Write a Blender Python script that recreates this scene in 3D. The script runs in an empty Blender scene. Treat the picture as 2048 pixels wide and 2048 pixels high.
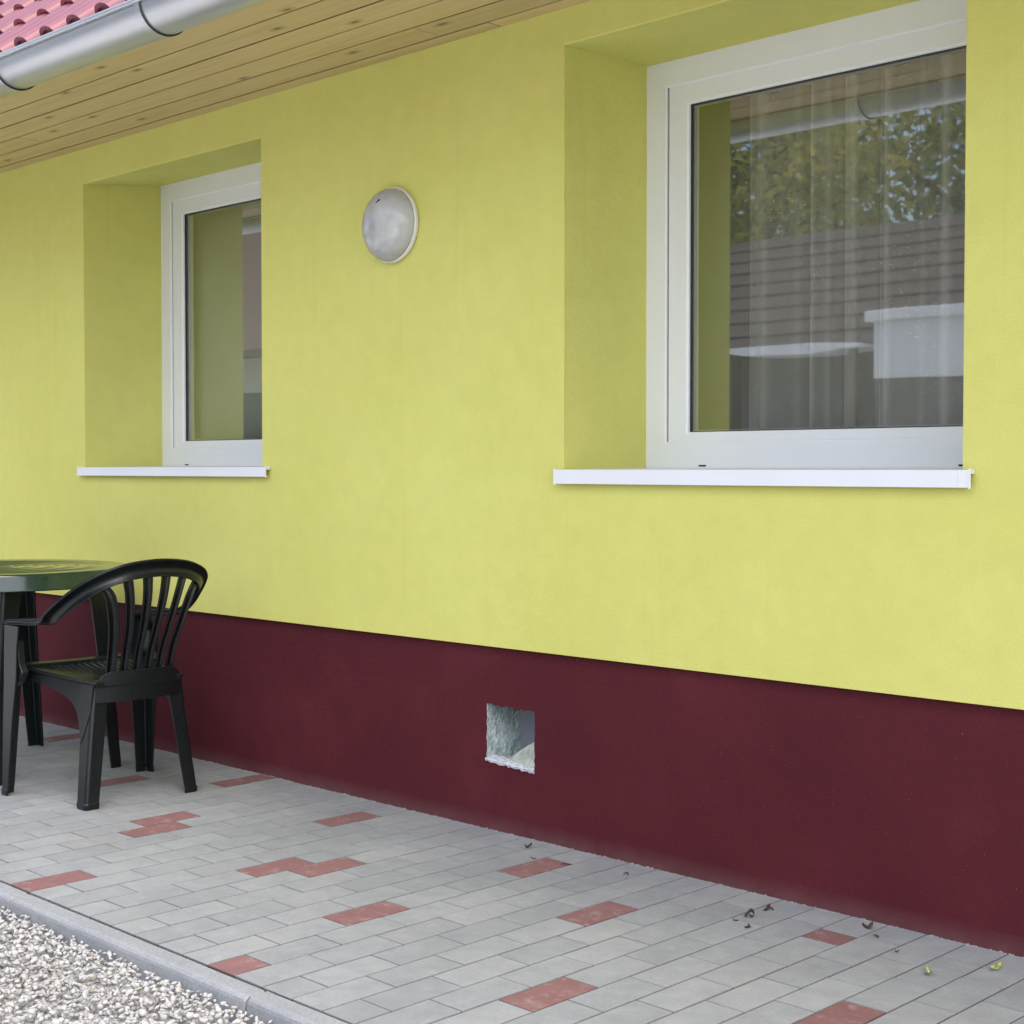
import bpy, bmesh, math, random
import numpy as np
from mathutils import Vector, Matrix

# ------------------------------------------------------------------ camera, world, sun, exposure
scn = bpy.context.scene
COL = scn.collection
R = math.radians
rng = random.Random(7)

F_PX, YAW, PITCH, ROLL = 3017.1, R(45.2145), R(1.6579), R(-0.0251)
fw = Vector((-math.cos(YAW) * math.cos(PITCH), math.sin(YAW) * math.cos(PITCH), -math.sin(PITCH)))
rt = Vector((math.sin(YAW), math.cos(YAW), 0.0))
up = rt.cross(fw)
cam_d = bpy.data.cameras.new('camera')
cam = bpy.data.objects.new('camera', cam_d)
COL.objects.link(cam)
M = Matrix((rt, up, -fw)).transposed().to_4x4()
M.translation = Vector((0.0, -3.182, 1.10))
cam.matrix_world = M
cam_d.sensor_width = 36.0
cam_d.lens = F_PX / 2048.0 * 36.0
cam_d.clip_end = 500.0
cam_d.clip_start = 0.05
cam_d.dof.use_dof = False
scn.camera = cam

SUN_EL, SUN_AZ = R(60.0), R(112.0)          # compass style: direction the light comes from (x = sin, y = cos)
world = bpy.data.worlds.new('World')
scn.world = world
world.use_nodes = True
wn = world.node_tree.nodes
wl = world.node_tree.links
bgn = wn.get('Background') or wn.new('ShaderNodeBackground')
sky = wn.new('ShaderNodeTexSky')
sky.sky_type = 'NISHITA'
sky.sun_disc = False
sky.sun_elevation = SUN_EL
sky.sun_rotation = SUN_AZ
sky.air_density = 1.0
sky.dust_density = 4.0
sky.ozone_density = 1.0
wl.new(sky.outputs[0], bgn.inputs[0])
bgn.inputs[1].default_value = 0.15

sun_d = bpy.data.lights.new('sun', 'SUN')
sun_d.energy = 1.5
sun_d.angle = R(150.0)
sun_d.color = (1.0, 0.985, 0.96)
sun = bpy.data.objects.new('sun', sun_d)
COL.objects.link(sun)
sdir = Vector((math.sin(SUN_AZ) * math.cos(SUN_EL), math.cos(SUN_AZ) * math.cos(SUN_EL), math.sin(SUN_EL)))
sun.rotation_euler = sdir.to_track_quat('Z', 'Y').to_euler()
sun.location = sdir * 30

scn.view_settings.view_transform = 'Standard'
scn.view_settings.look = 'None'
scn.view_settings.gamma = 1.0
scn.view_settings.use_curve_mapping = False
scn.view_settings.exposure = 1.06
scn.render.engine = 'CYCLES'
scn.cycles.use_denoising = True
scn.cycles.max_bounces = 10
scn.cycles.transparent_max_bounces = 12


# ------------------------------------------------------------------ helpers: materials
def new_mat(name):
    m = bpy.data.materials.new(name)
    m.use_nodes = True
    nt = m.node_tree
    return m, nt.nodes, nt.links, nt.nodes['Principled BSDF']


def ramp(n, stops):
    r = n.new('ShaderNodeValToRGB')
    el = r.color_ramp.elements
    while len(el) < len(stops):
        el.new(0.5)
    for e, (p, c) in zip(el, stops):
        e.position = p
        e.color = (c[0], c[1], c[2], 1.0)
    return r


def noise(n, l, vec, scale, detail=4.0, rough=0.55):
    t = n.new('ShaderNodeTexNoise')
    t.inputs['Scale'].default_value = scale
    t.inputs['Detail'].default_value = detail
    t.inputs['Roughness'].default_value = rough
    if vec is not None:
        l.new(vec, t.inputs['Vector'])
    return t


def mixc(n, l, fac, a, b, mode='MIX'):
    mx = n.new('ShaderNodeMix')
    mx.data_type = 'RGBA'
    mx.blend_type = mode
    for sock, v in ((mx.inputs[0], fac), (mx.inputs[6], a), (mx.inputs[7], b)):
        if isinstance(v, (int, float)):
            sock.default_value = v
        elif isinstance(v, (tuple, list)):
            sock.default_value = (v[0], v[1], v[2], 1.0)
        else:
            l.new(v, sock)
    return mx.outputs[2]


def mathn(n, l, op, a, b=None):
    m = n.new('ShaderNodeMath')
    m.operation = op
    for sock, v in ((m.inputs[0], a), (m.inputs[1], b)):
        if v is None:
            continue
        if isinstance(v, (int, float)):
            sock.default_value = v
        else:
            l.new(v, sock)
    return m.outputs[0]


def add_bump(n, l, p, height, strength, dist):
    b = n.new('ShaderNodeBump')
    b.inputs['Strength'].default_value = strength
    b.inputs['Distance'].default_value = dist
    l.new(height, b.inputs['Height'])
    l.new(b.outputs[0], p.inputs['Normal'])
    return b


def objvec(n, l, scale=(1, 1, 1), per_object=False):
    tc = n.new('ShaderNodeTexCoord')
    mp = n.new('ShaderNodeMapping')
    mp.inputs['Scale'].default_value = scale
    l.new(tc.outputs['Object'], mp.inputs['Vector'])
    if per_object:
        oi = n.new('ShaderNodeObjectInfo')
        mul = n.new('ShaderNodeVectorMath')
        mul.operation = 'SCALE'
        mul.inputs[0].default_value = (37.0, 91.0, 53.0)
        l.new(oi.outputs['Random'], mul.inputs['Scale'])
        l.new(mul.outputs[0], mp.inputs['Location'])
    return mp.outputs[0]


def simple(name, col, rough=0.6, spec=0.5, metal=0.0, var=0.0, vscale=8.0, bump=0.0, bscale=60.0, bdist=0.004):
    m, n, l, p = new_mat(name)
    v = objvec(n, l)
    if var > 0:
        t = noise(n, l, v, vscale)
        r = ramp(n, [(0.3, [c * (1 - var) for c in col]), (0.7, [min(1, c * (1 + var)) for c in col])])
        l.new(t.outputs[0], r.inputs[0])
        l.new(r.outputs[0], p.inputs['Base Color'])
    else:
        p.inputs['Base Color'].default_value = (*col, 1)
    p.inputs['Roughness'].default_value = rough
    p.inputs['Specular IOR Level'].default_value = spec
    p.inputs['Metallic'].default_value = metal
    if bump > 0:
        t2 = noise(n, l, v, bscale, 5)
        add_bump(n, l, p, t2.outputs[0], bump, bdist)
    return m


# ------------------------------------------------------------------ helpers: geometry
class MB:
    """collects shapes; build() links them as ONE mesh object"""

    def __init__(self):
        self.v = []
        self.f = []
        self.m = []

    def add(self, verts, faces, mi=0):
        o = len(self.v)
        self.v += [tuple(x) for x in verts]
        self.f += [tuple(i + o for i in f) for f in faces]
        self.m += [mi] * len(faces)

    def box(self, x0, x1, y0, y1, z0, z1, mi=0):
        v = [(x0, y0, z0), (x1, y0, z0), (x1, y1, z0), (x0, y1, z0), (x0, y0, z1), (x1, y0, z1), (x1, y1, z1), (x0, y1, z1)]
        self.add(v, [(3, 2, 1, 0), (4, 5, 6, 7), (0, 1, 5, 4), (1, 2, 6, 5), (2, 3, 7, 6), (3, 0, 4, 7)], mi)

    def loft(self, rings, cap=True, closed=True, mi=0):
        n = len(rings[0])
        v = [p for r in rings for p in r]
        f = []
        for i in range(len(rings) - 1):
            for j in range(n if closed else n - 1):
                k = (j + 1) % n
                f.append((i * n + j, i * n + k, (i + 1) * n + k, (i + 1) * n + j))
        if cap and closed:
            f.append(tuple(reversed(range(n))))
            f.append(tuple(range((len(rings) - 1) * n, len(rings) * n)))
        self.add(v, f, mi)

    def prism(self, poly, axis, a, b, mi=0):
        """poly in the plane normal to axis (0 x: (y,z); 1 y: (x,z); 2 z: (x,y)), extruded from a to b"""
        def P(q, t):
            return {0: (t, q[0], q[1]), 1: (q[0], t, q[1]), 2: (q[0], q[1], t)}[axis]
        self.loft([[P(q, a) for q in poly], [P(q, b) for q in poly]], mi=mi)

    def lathe(self, prof, seg=32, c=(0, 0, 0), axis=2, mi=0):
        rings = []
        for r_, h_ in prof:
            ring = []
            for k in range(seg):
                a = 2 * math.pi * k / seg
                p = (r_ * math.cos(a), r_ * math.sin(a), h_)
                if axis == 1:       # along -y
                    p = (p[0], -p[2], p[1])
                ring.append((c[0] + p[0], c[1] + p[1], c[2] + p[2]))
            rings.append(ring)
        self.loft(rings, cap=True, mi=mi)

    def tube(self, path, r, seg=8, mi=0):
        path = [Vector(p) for p in path]
        rings = []
        prev = None
        for i, p in enumerate(path):
            t = (path[min(i + 1, len(path) - 1)] - path[max(i - 1, 0)]).normalized()
            a = prev if prev is not None else (Vector((0, 0, 1)) if abs(t.z) < 0.9 else Vector((1, 0, 0)))
            u = (a - t * a.dot(t)).normalized()
            prev = u
            w = t.cross(u)
            rr = r[i] if isinstance(r, (list, tuple)) else r
            rings.append([p + (u * math.cos(2 * math.pi * k / seg) + w * math.sin(2 * math.pi * k / seg)) * rr for k in range(seg)])
        self.loft(rings, mi=mi)

    def build(self, name, mats, parent=None, smooth=False, bevel=0.0, segs=2, angle=35, subsurf=0, loc=None):
        me = bpy.data.meshes.new(name)
        me.from_pydata(self.v, [], self.f)
        if not isinstance(mats, (list, tuple)):
            mats = [mats]
        for m in mats:
            me.materials.append(m)
        if len(mats) > 1:
            me.polygons.foreach_set('material_index', self.m)
        bm = bmesh.new()
        bm.from_mesh(me)
        bmesh.ops.recalc_face_normals(bm, faces=bm.faces)
        bm.to_mesh(me)
        bm.free()
        me.polygons.foreach_set('use_smooth', [smooth] * len(me.polygons))
        o = bpy.data.objects.new(name, me)
        COL.objects.link(o)
        if parent is not None:
            o.parent = parent
        if loc is not None:
            o.location = loc
        if bevel > 0:
            b = o.modifiers.new('bevel', 'BEVEL')
            b.width = bevel
            b.segments = segs
            b.limit_method = 'ANGLE'
            b.angle_limit = R(angle)
            b.harden_normals = False
        if subsurf:
            s = o.modifiers.new('subdivision', 'SUBSURF')
            s.levels = subsurf
            s.render_levels = subsurf
        return o


def empty(name, loc=(0, 0, 0)):
    o = bpy.data.objects.new(name, None)
    COL.objects.link(o)
    o.location = loc
    return o


def tag(o, label=None, cat=None, group=None, kind=None):
    for k, v in (('label', label), ('category', cat), ('group', group), ('kind', kind)):
        if v:
            o[k] = v
    return o


def spline(pts, n):
    """Catmull-Rom through pts (tuples of any length), n samples per span"""
    P = [np.array(p, float) for p in pts]
    P = [2 * P[0] - P[1]] + P + [2 * P[-1] - P[-2]]
    out = []
    for i in range(1, len(P) - 2):
        for k in range(n):
            t = k / n
            a, b, c, d = P[i - 1], P[i], P[i + 1], P[i + 2]
            out.append(0.5 * ((2 * b) + (c - a) * t + (2 * a - 5 * b + 4 * c - d) * t * t + (-a + 3 * b - 3 * c + d) * t ** 3))
    out.append(P[-2])
    return out


# ------------------------------------------------------------------ materials
def mat_stucco():
    m, n, l, p = new_mat('yellow_render')
    v = objvec(n, l)
    t = noise(n, l, v, 1.6, 5, 0.6)
    r = ramp(n, [(0.3, (0.622, 0.614, 0.165)), (0.7, (0.668, 0.660, 0.197))])
    l.new(t.outputs[0], r.inputs[0])
    # faint grey handling smudges
    t2 = noise(n, l, v, 3.3, 6, 0.6)
    r2 = ramp(n, [(0.66, (0, 0, 0)), (0.86, (1, 1, 1))])
    l.new(t2.outputs[0], r2.inputs[0])
    f = mathn(n, l, 'MULTIPLY', r2.outputs[0], 0.35)
    c = mixc(n, l, f, r.outputs[0], (0.50, 0.50, 0.24))
    # fine grain
    t6 = noise(n, l, v, 14, 4, 0.6)
    r6 = ramp(n, [(0.3, (0.965, 0.965, 0.965)), (0.7, (1.02, 1.02, 1.02))])
    l.new(t6.outputs[0], r6.inputs[0])
    c = mixc(n, l, 1.0, c, r6.outputs[0], 'MULTIPLY')
    # faint run-off streaks
    mp7 = n.new('ShaderNodeMapping')
    mp7.inputs['Scale'].default_value = (22, 22, 0.8)
    l.new(v, mp7.inputs['Vector'])
    t7 = noise(n, l, mp7.outputs[0], 1.0, 3, 0.5)
    r7 = ramp(n, [(0.62, (1, 1, 1)), (0.78, (0.955, 0.955, 0.95))])
    l.new(t7.outputs[0], r7.inputs[0])
    c = mixc(n, l, 1.0, c, r7.outputs[0], 'MULTIPLY')
    t3 = noise(n, l, v, 300, 3, 0.65)
    r3 = ramp(n, [(0.32, (0.86, 0.86, 0.84)), (0.62, (1.0, 1.0, 1.0))])
    l.new(t3.outputs[0], r3.inputs[0])
    c = mixc(n, l, 1.0, c, r3.outputs[0], 'MULTIPLY')
    l.new(c, p.inputs['Base Color'])
    p.inputs['Roughness'].default_value = 0.88
    p.inputs['Specular IOR Level'].default_value = 0.25
    h = mathn(n, l, 'ADD', mathn(n, l, 'MULTIPLY', t3.outputs[0], 0.35), mathn(n, l, 'MULTIPLY', noise(n, l, v, 9, 4).outputs[0], 1.2))
    add_bump(n, l, p, h, 0.6, 0.004)
    return m


def mat_plinth():
    m, n, l, p = new_mat('maroon_render')
    v = objvec(n, l)
    t = noise(n, l, v, 2.2, 5, 0.6)
    r = ramp(n, [(0.3, (0.076, 0.0105, 0.0165)), (0.55, (0.088, 0.0122, 0.0190)), (0.75, (0.108, 0.0170, 0.0255))])
    l.new(t.outputs[0], r.inputs[0])
    vo = n.new('ShaderNodeTexVoronoi')
    vo.inputs['Scale'].default_value = 260
    l.new(v, vo.inputs['Vector'])
    r2 = ramp(n, [(0.0, (1.25, 1.25, 1.25)), (0.55, (0.8, 0.8, 0.8))])
    l.new(vo.outputs['Distance'], r2.inputs[0])
    c = mixc(n, l, 0.6, r.outputs[0], r2.outputs[0], 'MULTIPLY')
    # pale dust specks and a scuffed dusty zone at the foot
    t4 = noise(n, l, v, 190, 2, 0.5)
    r4 = ramp(n, [(0.74, (0, 0, 0)), (0.78, (1, 1, 1))])
    l.new(t4.outputs[0], r4.inputs[0])
    c = mixc(n, l, mathn(n, l, 'MULTIPLY', r4.outputs[0], 0.30), c, (0.30, 0.24, 0.25))
    sx = n.new('ShaderNodeSeparateXYZ')
    l.new(v, sx.inputs[0])
    mr = n.new('ShaderNodeMapRange')
    mr.inputs['From Min'].default_value = 0.05
    mr.inputs['From Max'].default_value = 0.0
    l.new(sx.outputs[2], mr.inputs['Value'])
    t5 = noise(n, l, v, 14, 5, 0.65)
    d = mathn(n, l, 'MULTIPLY', mr.outputs[0], mathn(n, l, 'MULTIPLY', t5.outputs[0], 0.22))
    c = mixc(n, l, d, c, (0.33, 0.29, 0.28))
    l.new(c, p.inputs['Base Color'])
    p.inputs['Roughness'].default_value = 0.8
    p.inputs['Specular IOR Level'].default_value = 0.2
    h = mathn(n, l, 'ADD', vo.outputs['Distance'], noise(n, l, v, 70, 4).outputs[0])
    add_bump(n, l, p, h, 0.35, 0.0016)
    return m


def mat_paver(name, c0, c1, speck, dust=0.5):
    m, n, l, p = new_mat(name)
    v = objvec(n, l, per_object=True)
    oi = n.new('ShaderNodeObjectInfo')
    r = ramp(n, [(0.0, c0), (1.0, c1)])
    l.new(oi.outputs['Random'], r.inputs[0])
    t = noise(n, l, v, 16, 6, 0.65)
    r2 = ramp(n, [(0.25, (0.84, 0.84, 0.84)), (0.75, (1.08, 1.08, 1.08))])
    l.new(t.outputs[0], r2.inputs[0])
    c = mixc(n, l, 1.0, r.outputs[0], r2.outputs[0], 'MULTIPLY')
    t3 = noise(n, l, v, 300, 3, 0.7)
    r3 = ramp(n, [(0.3, (0.80, 0.80, 0.80)), (0.7, (1.12, 1.12, 1.12))])
    l.new(t3.outputs[0], r3.inputs[0])
    c = mixc(n, l, 0.8, c, r3.outputs[0], 'MULTIPLY')
    t4 = noise(n, l, v, 24, 5, 0.7)
    r4 = ramp(n, [(0.55, (0, 0, 0)), (0.75, (1, 1, 1))])
    l.new(t4.outputs[0], r4.inputs[0])
    c = mixc(n, l, mathn(n, l, 'MULTIPLY', r4.outputs[0], dust), c, speck)
    # weathering that runs across the blocks, with sandy patches
    gw = n.new('ShaderNodeNewGeometry')
    tw = noise(n, l, gw.outputs['Position'], 2.1, 6, 0.65)
    rw = ramp(n, [(0.3, (0.88, 0.88, 0.89)), (0.7, (1.08, 1.08, 1.07))])
    l.new(tw.outputs[0], rw.inputs[0])
    c = mixc(n, l, 1.0, c, rw.outputs[0], 'MULTIPLY')
    ts = noise(n, l, gw.outputs['Position'], 5.0, 6, 0.7)
    rs = ramp(n, [(0.56, (0, 0, 0)), (0.74, (1, 1, 1))])
    l.new(ts.outputs[0], rs.inputs[0])
    c = mixc(n, l, mathn(n, l, 'MULTIPLY', rs.outputs[0], 0.35), c, (0.33, 0.315, 0.275))
    l.new(c, p.inputs['Base Color'])
    p.inputs['Roughness'].default_value = 0.8
    p.inputs['Specular IOR Level'].default_value = 0.35
    add_bump(n, l, p, mathn(n, l, 'ADD', t3.outputs[0], t.outputs[0]), 0.35, 0.002)
    return m


def mat_wood():
    m, n, l, p = new_mat('pine_board')
    v = objvec(n, l, (1, 1, 1), True)
    mp = n.new('ShaderNodeMapping')
    mp.inputs['Scale'].default_value = (0.9, 16, 16)
    l.new(v, mp.inputs['Vector'])
    t = noise(n, l, mp.outputs[0], 2.2, 6, 0.6)
    t.inputs['Distortion'].default_value = 0.6
    r = ramp(n, [(0.25, (0.48, 0.36, 0.165)), (0.5, (0.56, 0.445, 0.225)), (0.75, (0.61, 0.49, 0.265))])
    l.new(t.outputs[0], r.inputs[0])
    mp2 = n.new('ShaderNodeMapping')
    mp2.inputs['Scale'].default_value = (1.9, 5.0, 1.0)
    l.new(v, mp2.inputs['Vector'])
    vo = n.new('ShaderNodeTexVoronoi')
    vo.voronoi_dimensions = '2D'
    vo.inputs['Scale'].default_value = 1.0
    l.new(mp2.outputs[0], vo.inputs['Vector'])
    r2 = ramp(n, [(0.022, (1, 1, 1)), (0.035, (0.5, 0.5, 0.5)), (0.09, (0, 0, 0))])
    l.new(vo.outputs['Distance'], r2.inputs[0])
    c = mixc(n, l, mathn(n, l, 'MULTIPLY', r2.outputs[0], 0.85), r.outputs[0], (0.115, 0.055, 0.022))
    oi = n.new('ShaderNodeObjectInfo')
    r5 = ramp(n, [(0, (0.88, 0.88, 0.86)), (1, (1.06, 1.04, 1.0))])
    l.new(oi.outputs['Random'], r5.inputs[0])
    c = mixc(n, l, 1.0, c, r5.outputs[0], 'MULTIPLY')
    l.new(c, p.inputs['Base Color'])
    p.inputs['Roughness'].default_value = 0.5
    p.inputs['Specular IOR Level'].default_value = 0.35
    add_bump(n, l, p, t.outputs[0], 0.15, 0.002)
    return m


def mat_concrete():
    m, n, l, p = new_mat('kerb_concrete')
    v = objvec(n, l, per_object=True)
    t = noise(n, l, v, 5, 6, 0.65)
    r = ramp(n, [(0.25, (0.24, 0.255, 0.275)), (0.75, (0.33, 0.345, 0.365))])
    l.new(t.outputs[0], r.inputs[0])
    t3 = noise(n, l, v, 160, 4, 0.7)
    r3 = ramp(n, [(0.3, (0.72, 0.72, 0.72)), (0.7, (1.12, 1.12, 1.12))])
    l.new(t3.outputs[0], r3.inputs[0])
    c = mixc(n, l, 0.8, r.outputs[0], r3.outputs[0], 'MULTIPLY')
    l.new(c, p.inputs['Base Color'])
    p.inputs['Roughness'].default_value = 0.85
    add_bump(n, l, p, t3.outputs[0], 0.5, 0.003)
    return m


def mat_gravel():
    m, n, l, p = new_mat('limestone_chippings')
    g = n.new('ShaderNodeNewGeometry')
    r = ramp(n, [(0.0, (0.37, 0.366, 0.366)), (0.3, (0.46, 0.456, 0.456)), (0.80, (0.53, 0.525, 0.525)), (0.93, (0.48, 0.45, 0.40)), (1.0, (0.36, 0.355, 0.355))])
    l.new(g.outputs['Random Per Island'], r.inputs[0])
    v = objvec(n, l)
    t = noise(n, l, v, 130, 4, 0.6)
    r3 = ramp(n, [(0.3, (0.82, 0.82, 0.80)), (0.7, (1.06, 1.06, 1.06))])
    l.new(t.outputs[0], r3.inputs[0])
    c = mixc(n, l, 1.0, r.outputs[0], r3.outputs[0], 'MULTIPLY')
    l.new(c, p.inputs['Base Color'])
    p.inputs['Roughness'].default_value = 0.8
    add_bump(n, l, p, t.outputs[0], 0.4, 0.002)
    return m


def mat_glass(name, base=0.145, gain=1.4, tint=(0.96, 0.975, 0.965)):
    m, n, l, p = new_mat(name)
    n.remove(p)
    out = n['Material Output']
    tr = n.new('ShaderNodeBsdfTransparent')
    tr.inputs[0].default_value = (*tint, 1)
    gl = n.new('ShaderNodeBsdfGlossy')
    gl.inputs['Roughness'].default_value = 0.016
    gl.inputs['Color'].default_value = (0.94, 0.97, 0.98, 1)
    # slight waviness of the sheet
    v = objvec(n, l)
    t = noise(n, l, v, 1.7, 2, 0.4)
    b = n.new('ShaderNodeBump')
    b.inputs['Strength'].default_value = 0.02
    b.inputs['Distance'].default_value = 0.02
    l.new(t.outputs[0], b.inputs['Height'])
    l.new(b.outputs[0], gl.inputs['Normal'])
    # Schlick reflectance of each face (the Fresnel node would see total reflection on the back face)
    g = n.new('ShaderNodeNewGeometry')
    dt = n.new('ShaderNodeVectorMath')
    dt.operation = 'DOT_PRODUCT'
    l.new(g.outputs['Incoming'], dt.inputs[0])
    l.new(g.outputs['True Normal'], dt.inputs[1])
    k = mathn(n, l, 'SUBTRACT', 1.0, mathn(n, l, 'ABSOLUTE', dt.outputs['Value']))
    s5 = mathn(n, l, 'POWER', k, 5.0)
    f = mathn(n, l, 'ADD', mathn(n, l, 'MULTIPLY', s5, 0.96 * gain), base + 0.04 * gain)
    cl = n.new('ShaderNodeClamp')
    l.new(f, cl.inputs[0])
    mx = n.new('ShaderNodeMixShader')
    l.new(cl.outputs[0], mx.inputs[0])
    l.new(tr.outputs[0], mx.inputs[1])
    l.new(gl.outputs[0], mx.inputs[2])
    l.new(mx.outputs[0], out.inputs[0])
    return m


def mat_curtain():
    m, n, l, p = new_mat('sheer_fabric')
    n.remove(p)
    out = n['Material Output']
    v = objvec(n, l)
    # woven slubs: short pale dashes along both thread directions
    def dashes(sc, thr):
        mp = n.new('ShaderNodeMapping')
        mp.inputs['Scale'].default_value = sc
        l.new(v, mp.inputs['Vector'])
        t = noise(n, l, mp.outputs[0], 1.0, 1, 0.4)
        r = ramp(n, [(thr, (0, 0, 0)), (thr + 0.03, (1, 1, 1))])
        l.new(t.outputs[0], r.inputs[0])
        return r.outputs[0]
    d = mathn(n, l, 'MAXIMUM', dashes((60, 60, 330), 0.71), dashes((330, 330, 60), 0.71))
    tm = noise(n, l, v, 4.5, 3, 0.5)
    rm = ramp(n, [(0.42, (0, 0, 0)), (0.60, (1, 1, 1))])
    l.new(tm.outputs[0], rm.inputs[0])
    d = mathn(n, l, 'MULTIPLY', d, rm.outputs[0])
    c = mixc(n, l, d, (0.84, 0.81, 0.77), (0.95, 0.95, 0.93))
    df = n.new('ShaderNodeBsdfDiffuse')
    l.new(c, df.inputs[0])
    tl = n.new('ShaderNodeBsdfTranslucent')
    l.new(c, tl.inputs[0])
    tr = n.new('ShaderNodeBsdfTransparent')
    m1 = n.new('ShaderNodeMixShader')
    m1.inputs[0].default_value = 0.3
    l.new(df.outputs[0], m1.inputs[1])
    l.new(tl.outputs[0], m1.inputs[2])
    m2 = n.new('ShaderNodeMixShader')
    g = n.new('ShaderNodeNewGeometry')
    dt = n.new('ShaderNodeVectorMath')
    dt.operation = 'DOT_PRODUCT'
    l.new(g.outputs['Incoming'], dt.inputs[0])
    l.new(g.outputs['Normal'], dt.inputs[1])
    ed = mathn(n, l, 'SUBTRACT', 1.0, mathn(n, l, 'ABSOLUTE', dt.outputs['Value']))
    op = mathn(n, l, 'ADD', mathn(n, l, 'MULTIPLY', ed, 0.75), 0.33)
    f = mathn(n, l, 'MAXIMUM', mathn(n, l, 'MULTIPLY', d, 0.9), op)
    l.new(f, m2.inputs[0])
    l.new(tr.outputs[0], m2.inputs[1])
    l.new(m1.outputs[0], m2.inputs[2])
    l.new(m2.outputs[0], out.inputs[0])
    return m


def mat_leaf(name, c0, c1, c2):
    m, n, l, p = new_mat(name)
    g = n.new('ShaderNodeNewGeometry')
    r = ramp(n, [(0.0, c0), (0.5, c1), (1.0, c2)])
    l.new(g.outputs['Random Per Island'], r.inputs[0])
    l.new(r.outputs[0], p.inputs['Base Color'])
    p.inputs['Roughness'].default_value = 0.55
    tl = n.new('ShaderNodeBsdfTranslucent')
    l.new(r.outputs[0], tl.inputs[0])
    mx = n.new('ShaderNodeMixShader')
    mx.inputs[0].default_value = 0.55
    l.new(p.outputs[0], mx.inputs[1])
    l.new(tl.outputs[0], mx.inputs[2])
    l.new(mx.outputs[0], n['Material Output'].inputs[0])
    return m


def mat_tile():
    m, n, l, p = new_mat('red_roof_tile')
    v = objvec(n, l, per_object=True)
    t = noise(n, l, v, 9, 5, 0.6)
    r = ramp(n, [(0.3, (0.180, 0.030, 0.050)), (0.7, (0.235, 0.045, 0.068))])
    l.new(t.outputs[0], r.inputs[0])
    l.new(r.outputs[0], p.inputs['Base Color'])
    p.inputs['Roughness'].default_value = 0.40
    p.inputs['Specular IOR Level'].default_value = 0.6
    p.inputs['Coat Weight'].default_value = 0.45
    p.inputs['Coat Roughness'].default_value = 0.3
    return m


def mat_metal():
    m, n, l, p = new_mat('galvanised_steel')
    v = objvec(n, l)
    mp = n.new('ShaderNodeMapping')
    mp.inputs['Scale'].default_value = (0.6, 6, 6)
    l.new(v, mp.inputs['Vector'])
    t = noise(n, l, mp.outputs[0], 3, 4, 0.5)
    r = ramp(n, [(0.3, (0.52, 0.54, 0.57)), (0.7, (0.62, 0.64, 0.67))])
    l.new(t.outputs[0], r.inputs[0])
    l.new(r.outputs[0], p.inputs['Base Color'])
    p.inputs['Metallic'].default_value = 0.85
    p.inputs['Roughness'].default_value = 0.42
    return m


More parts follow.
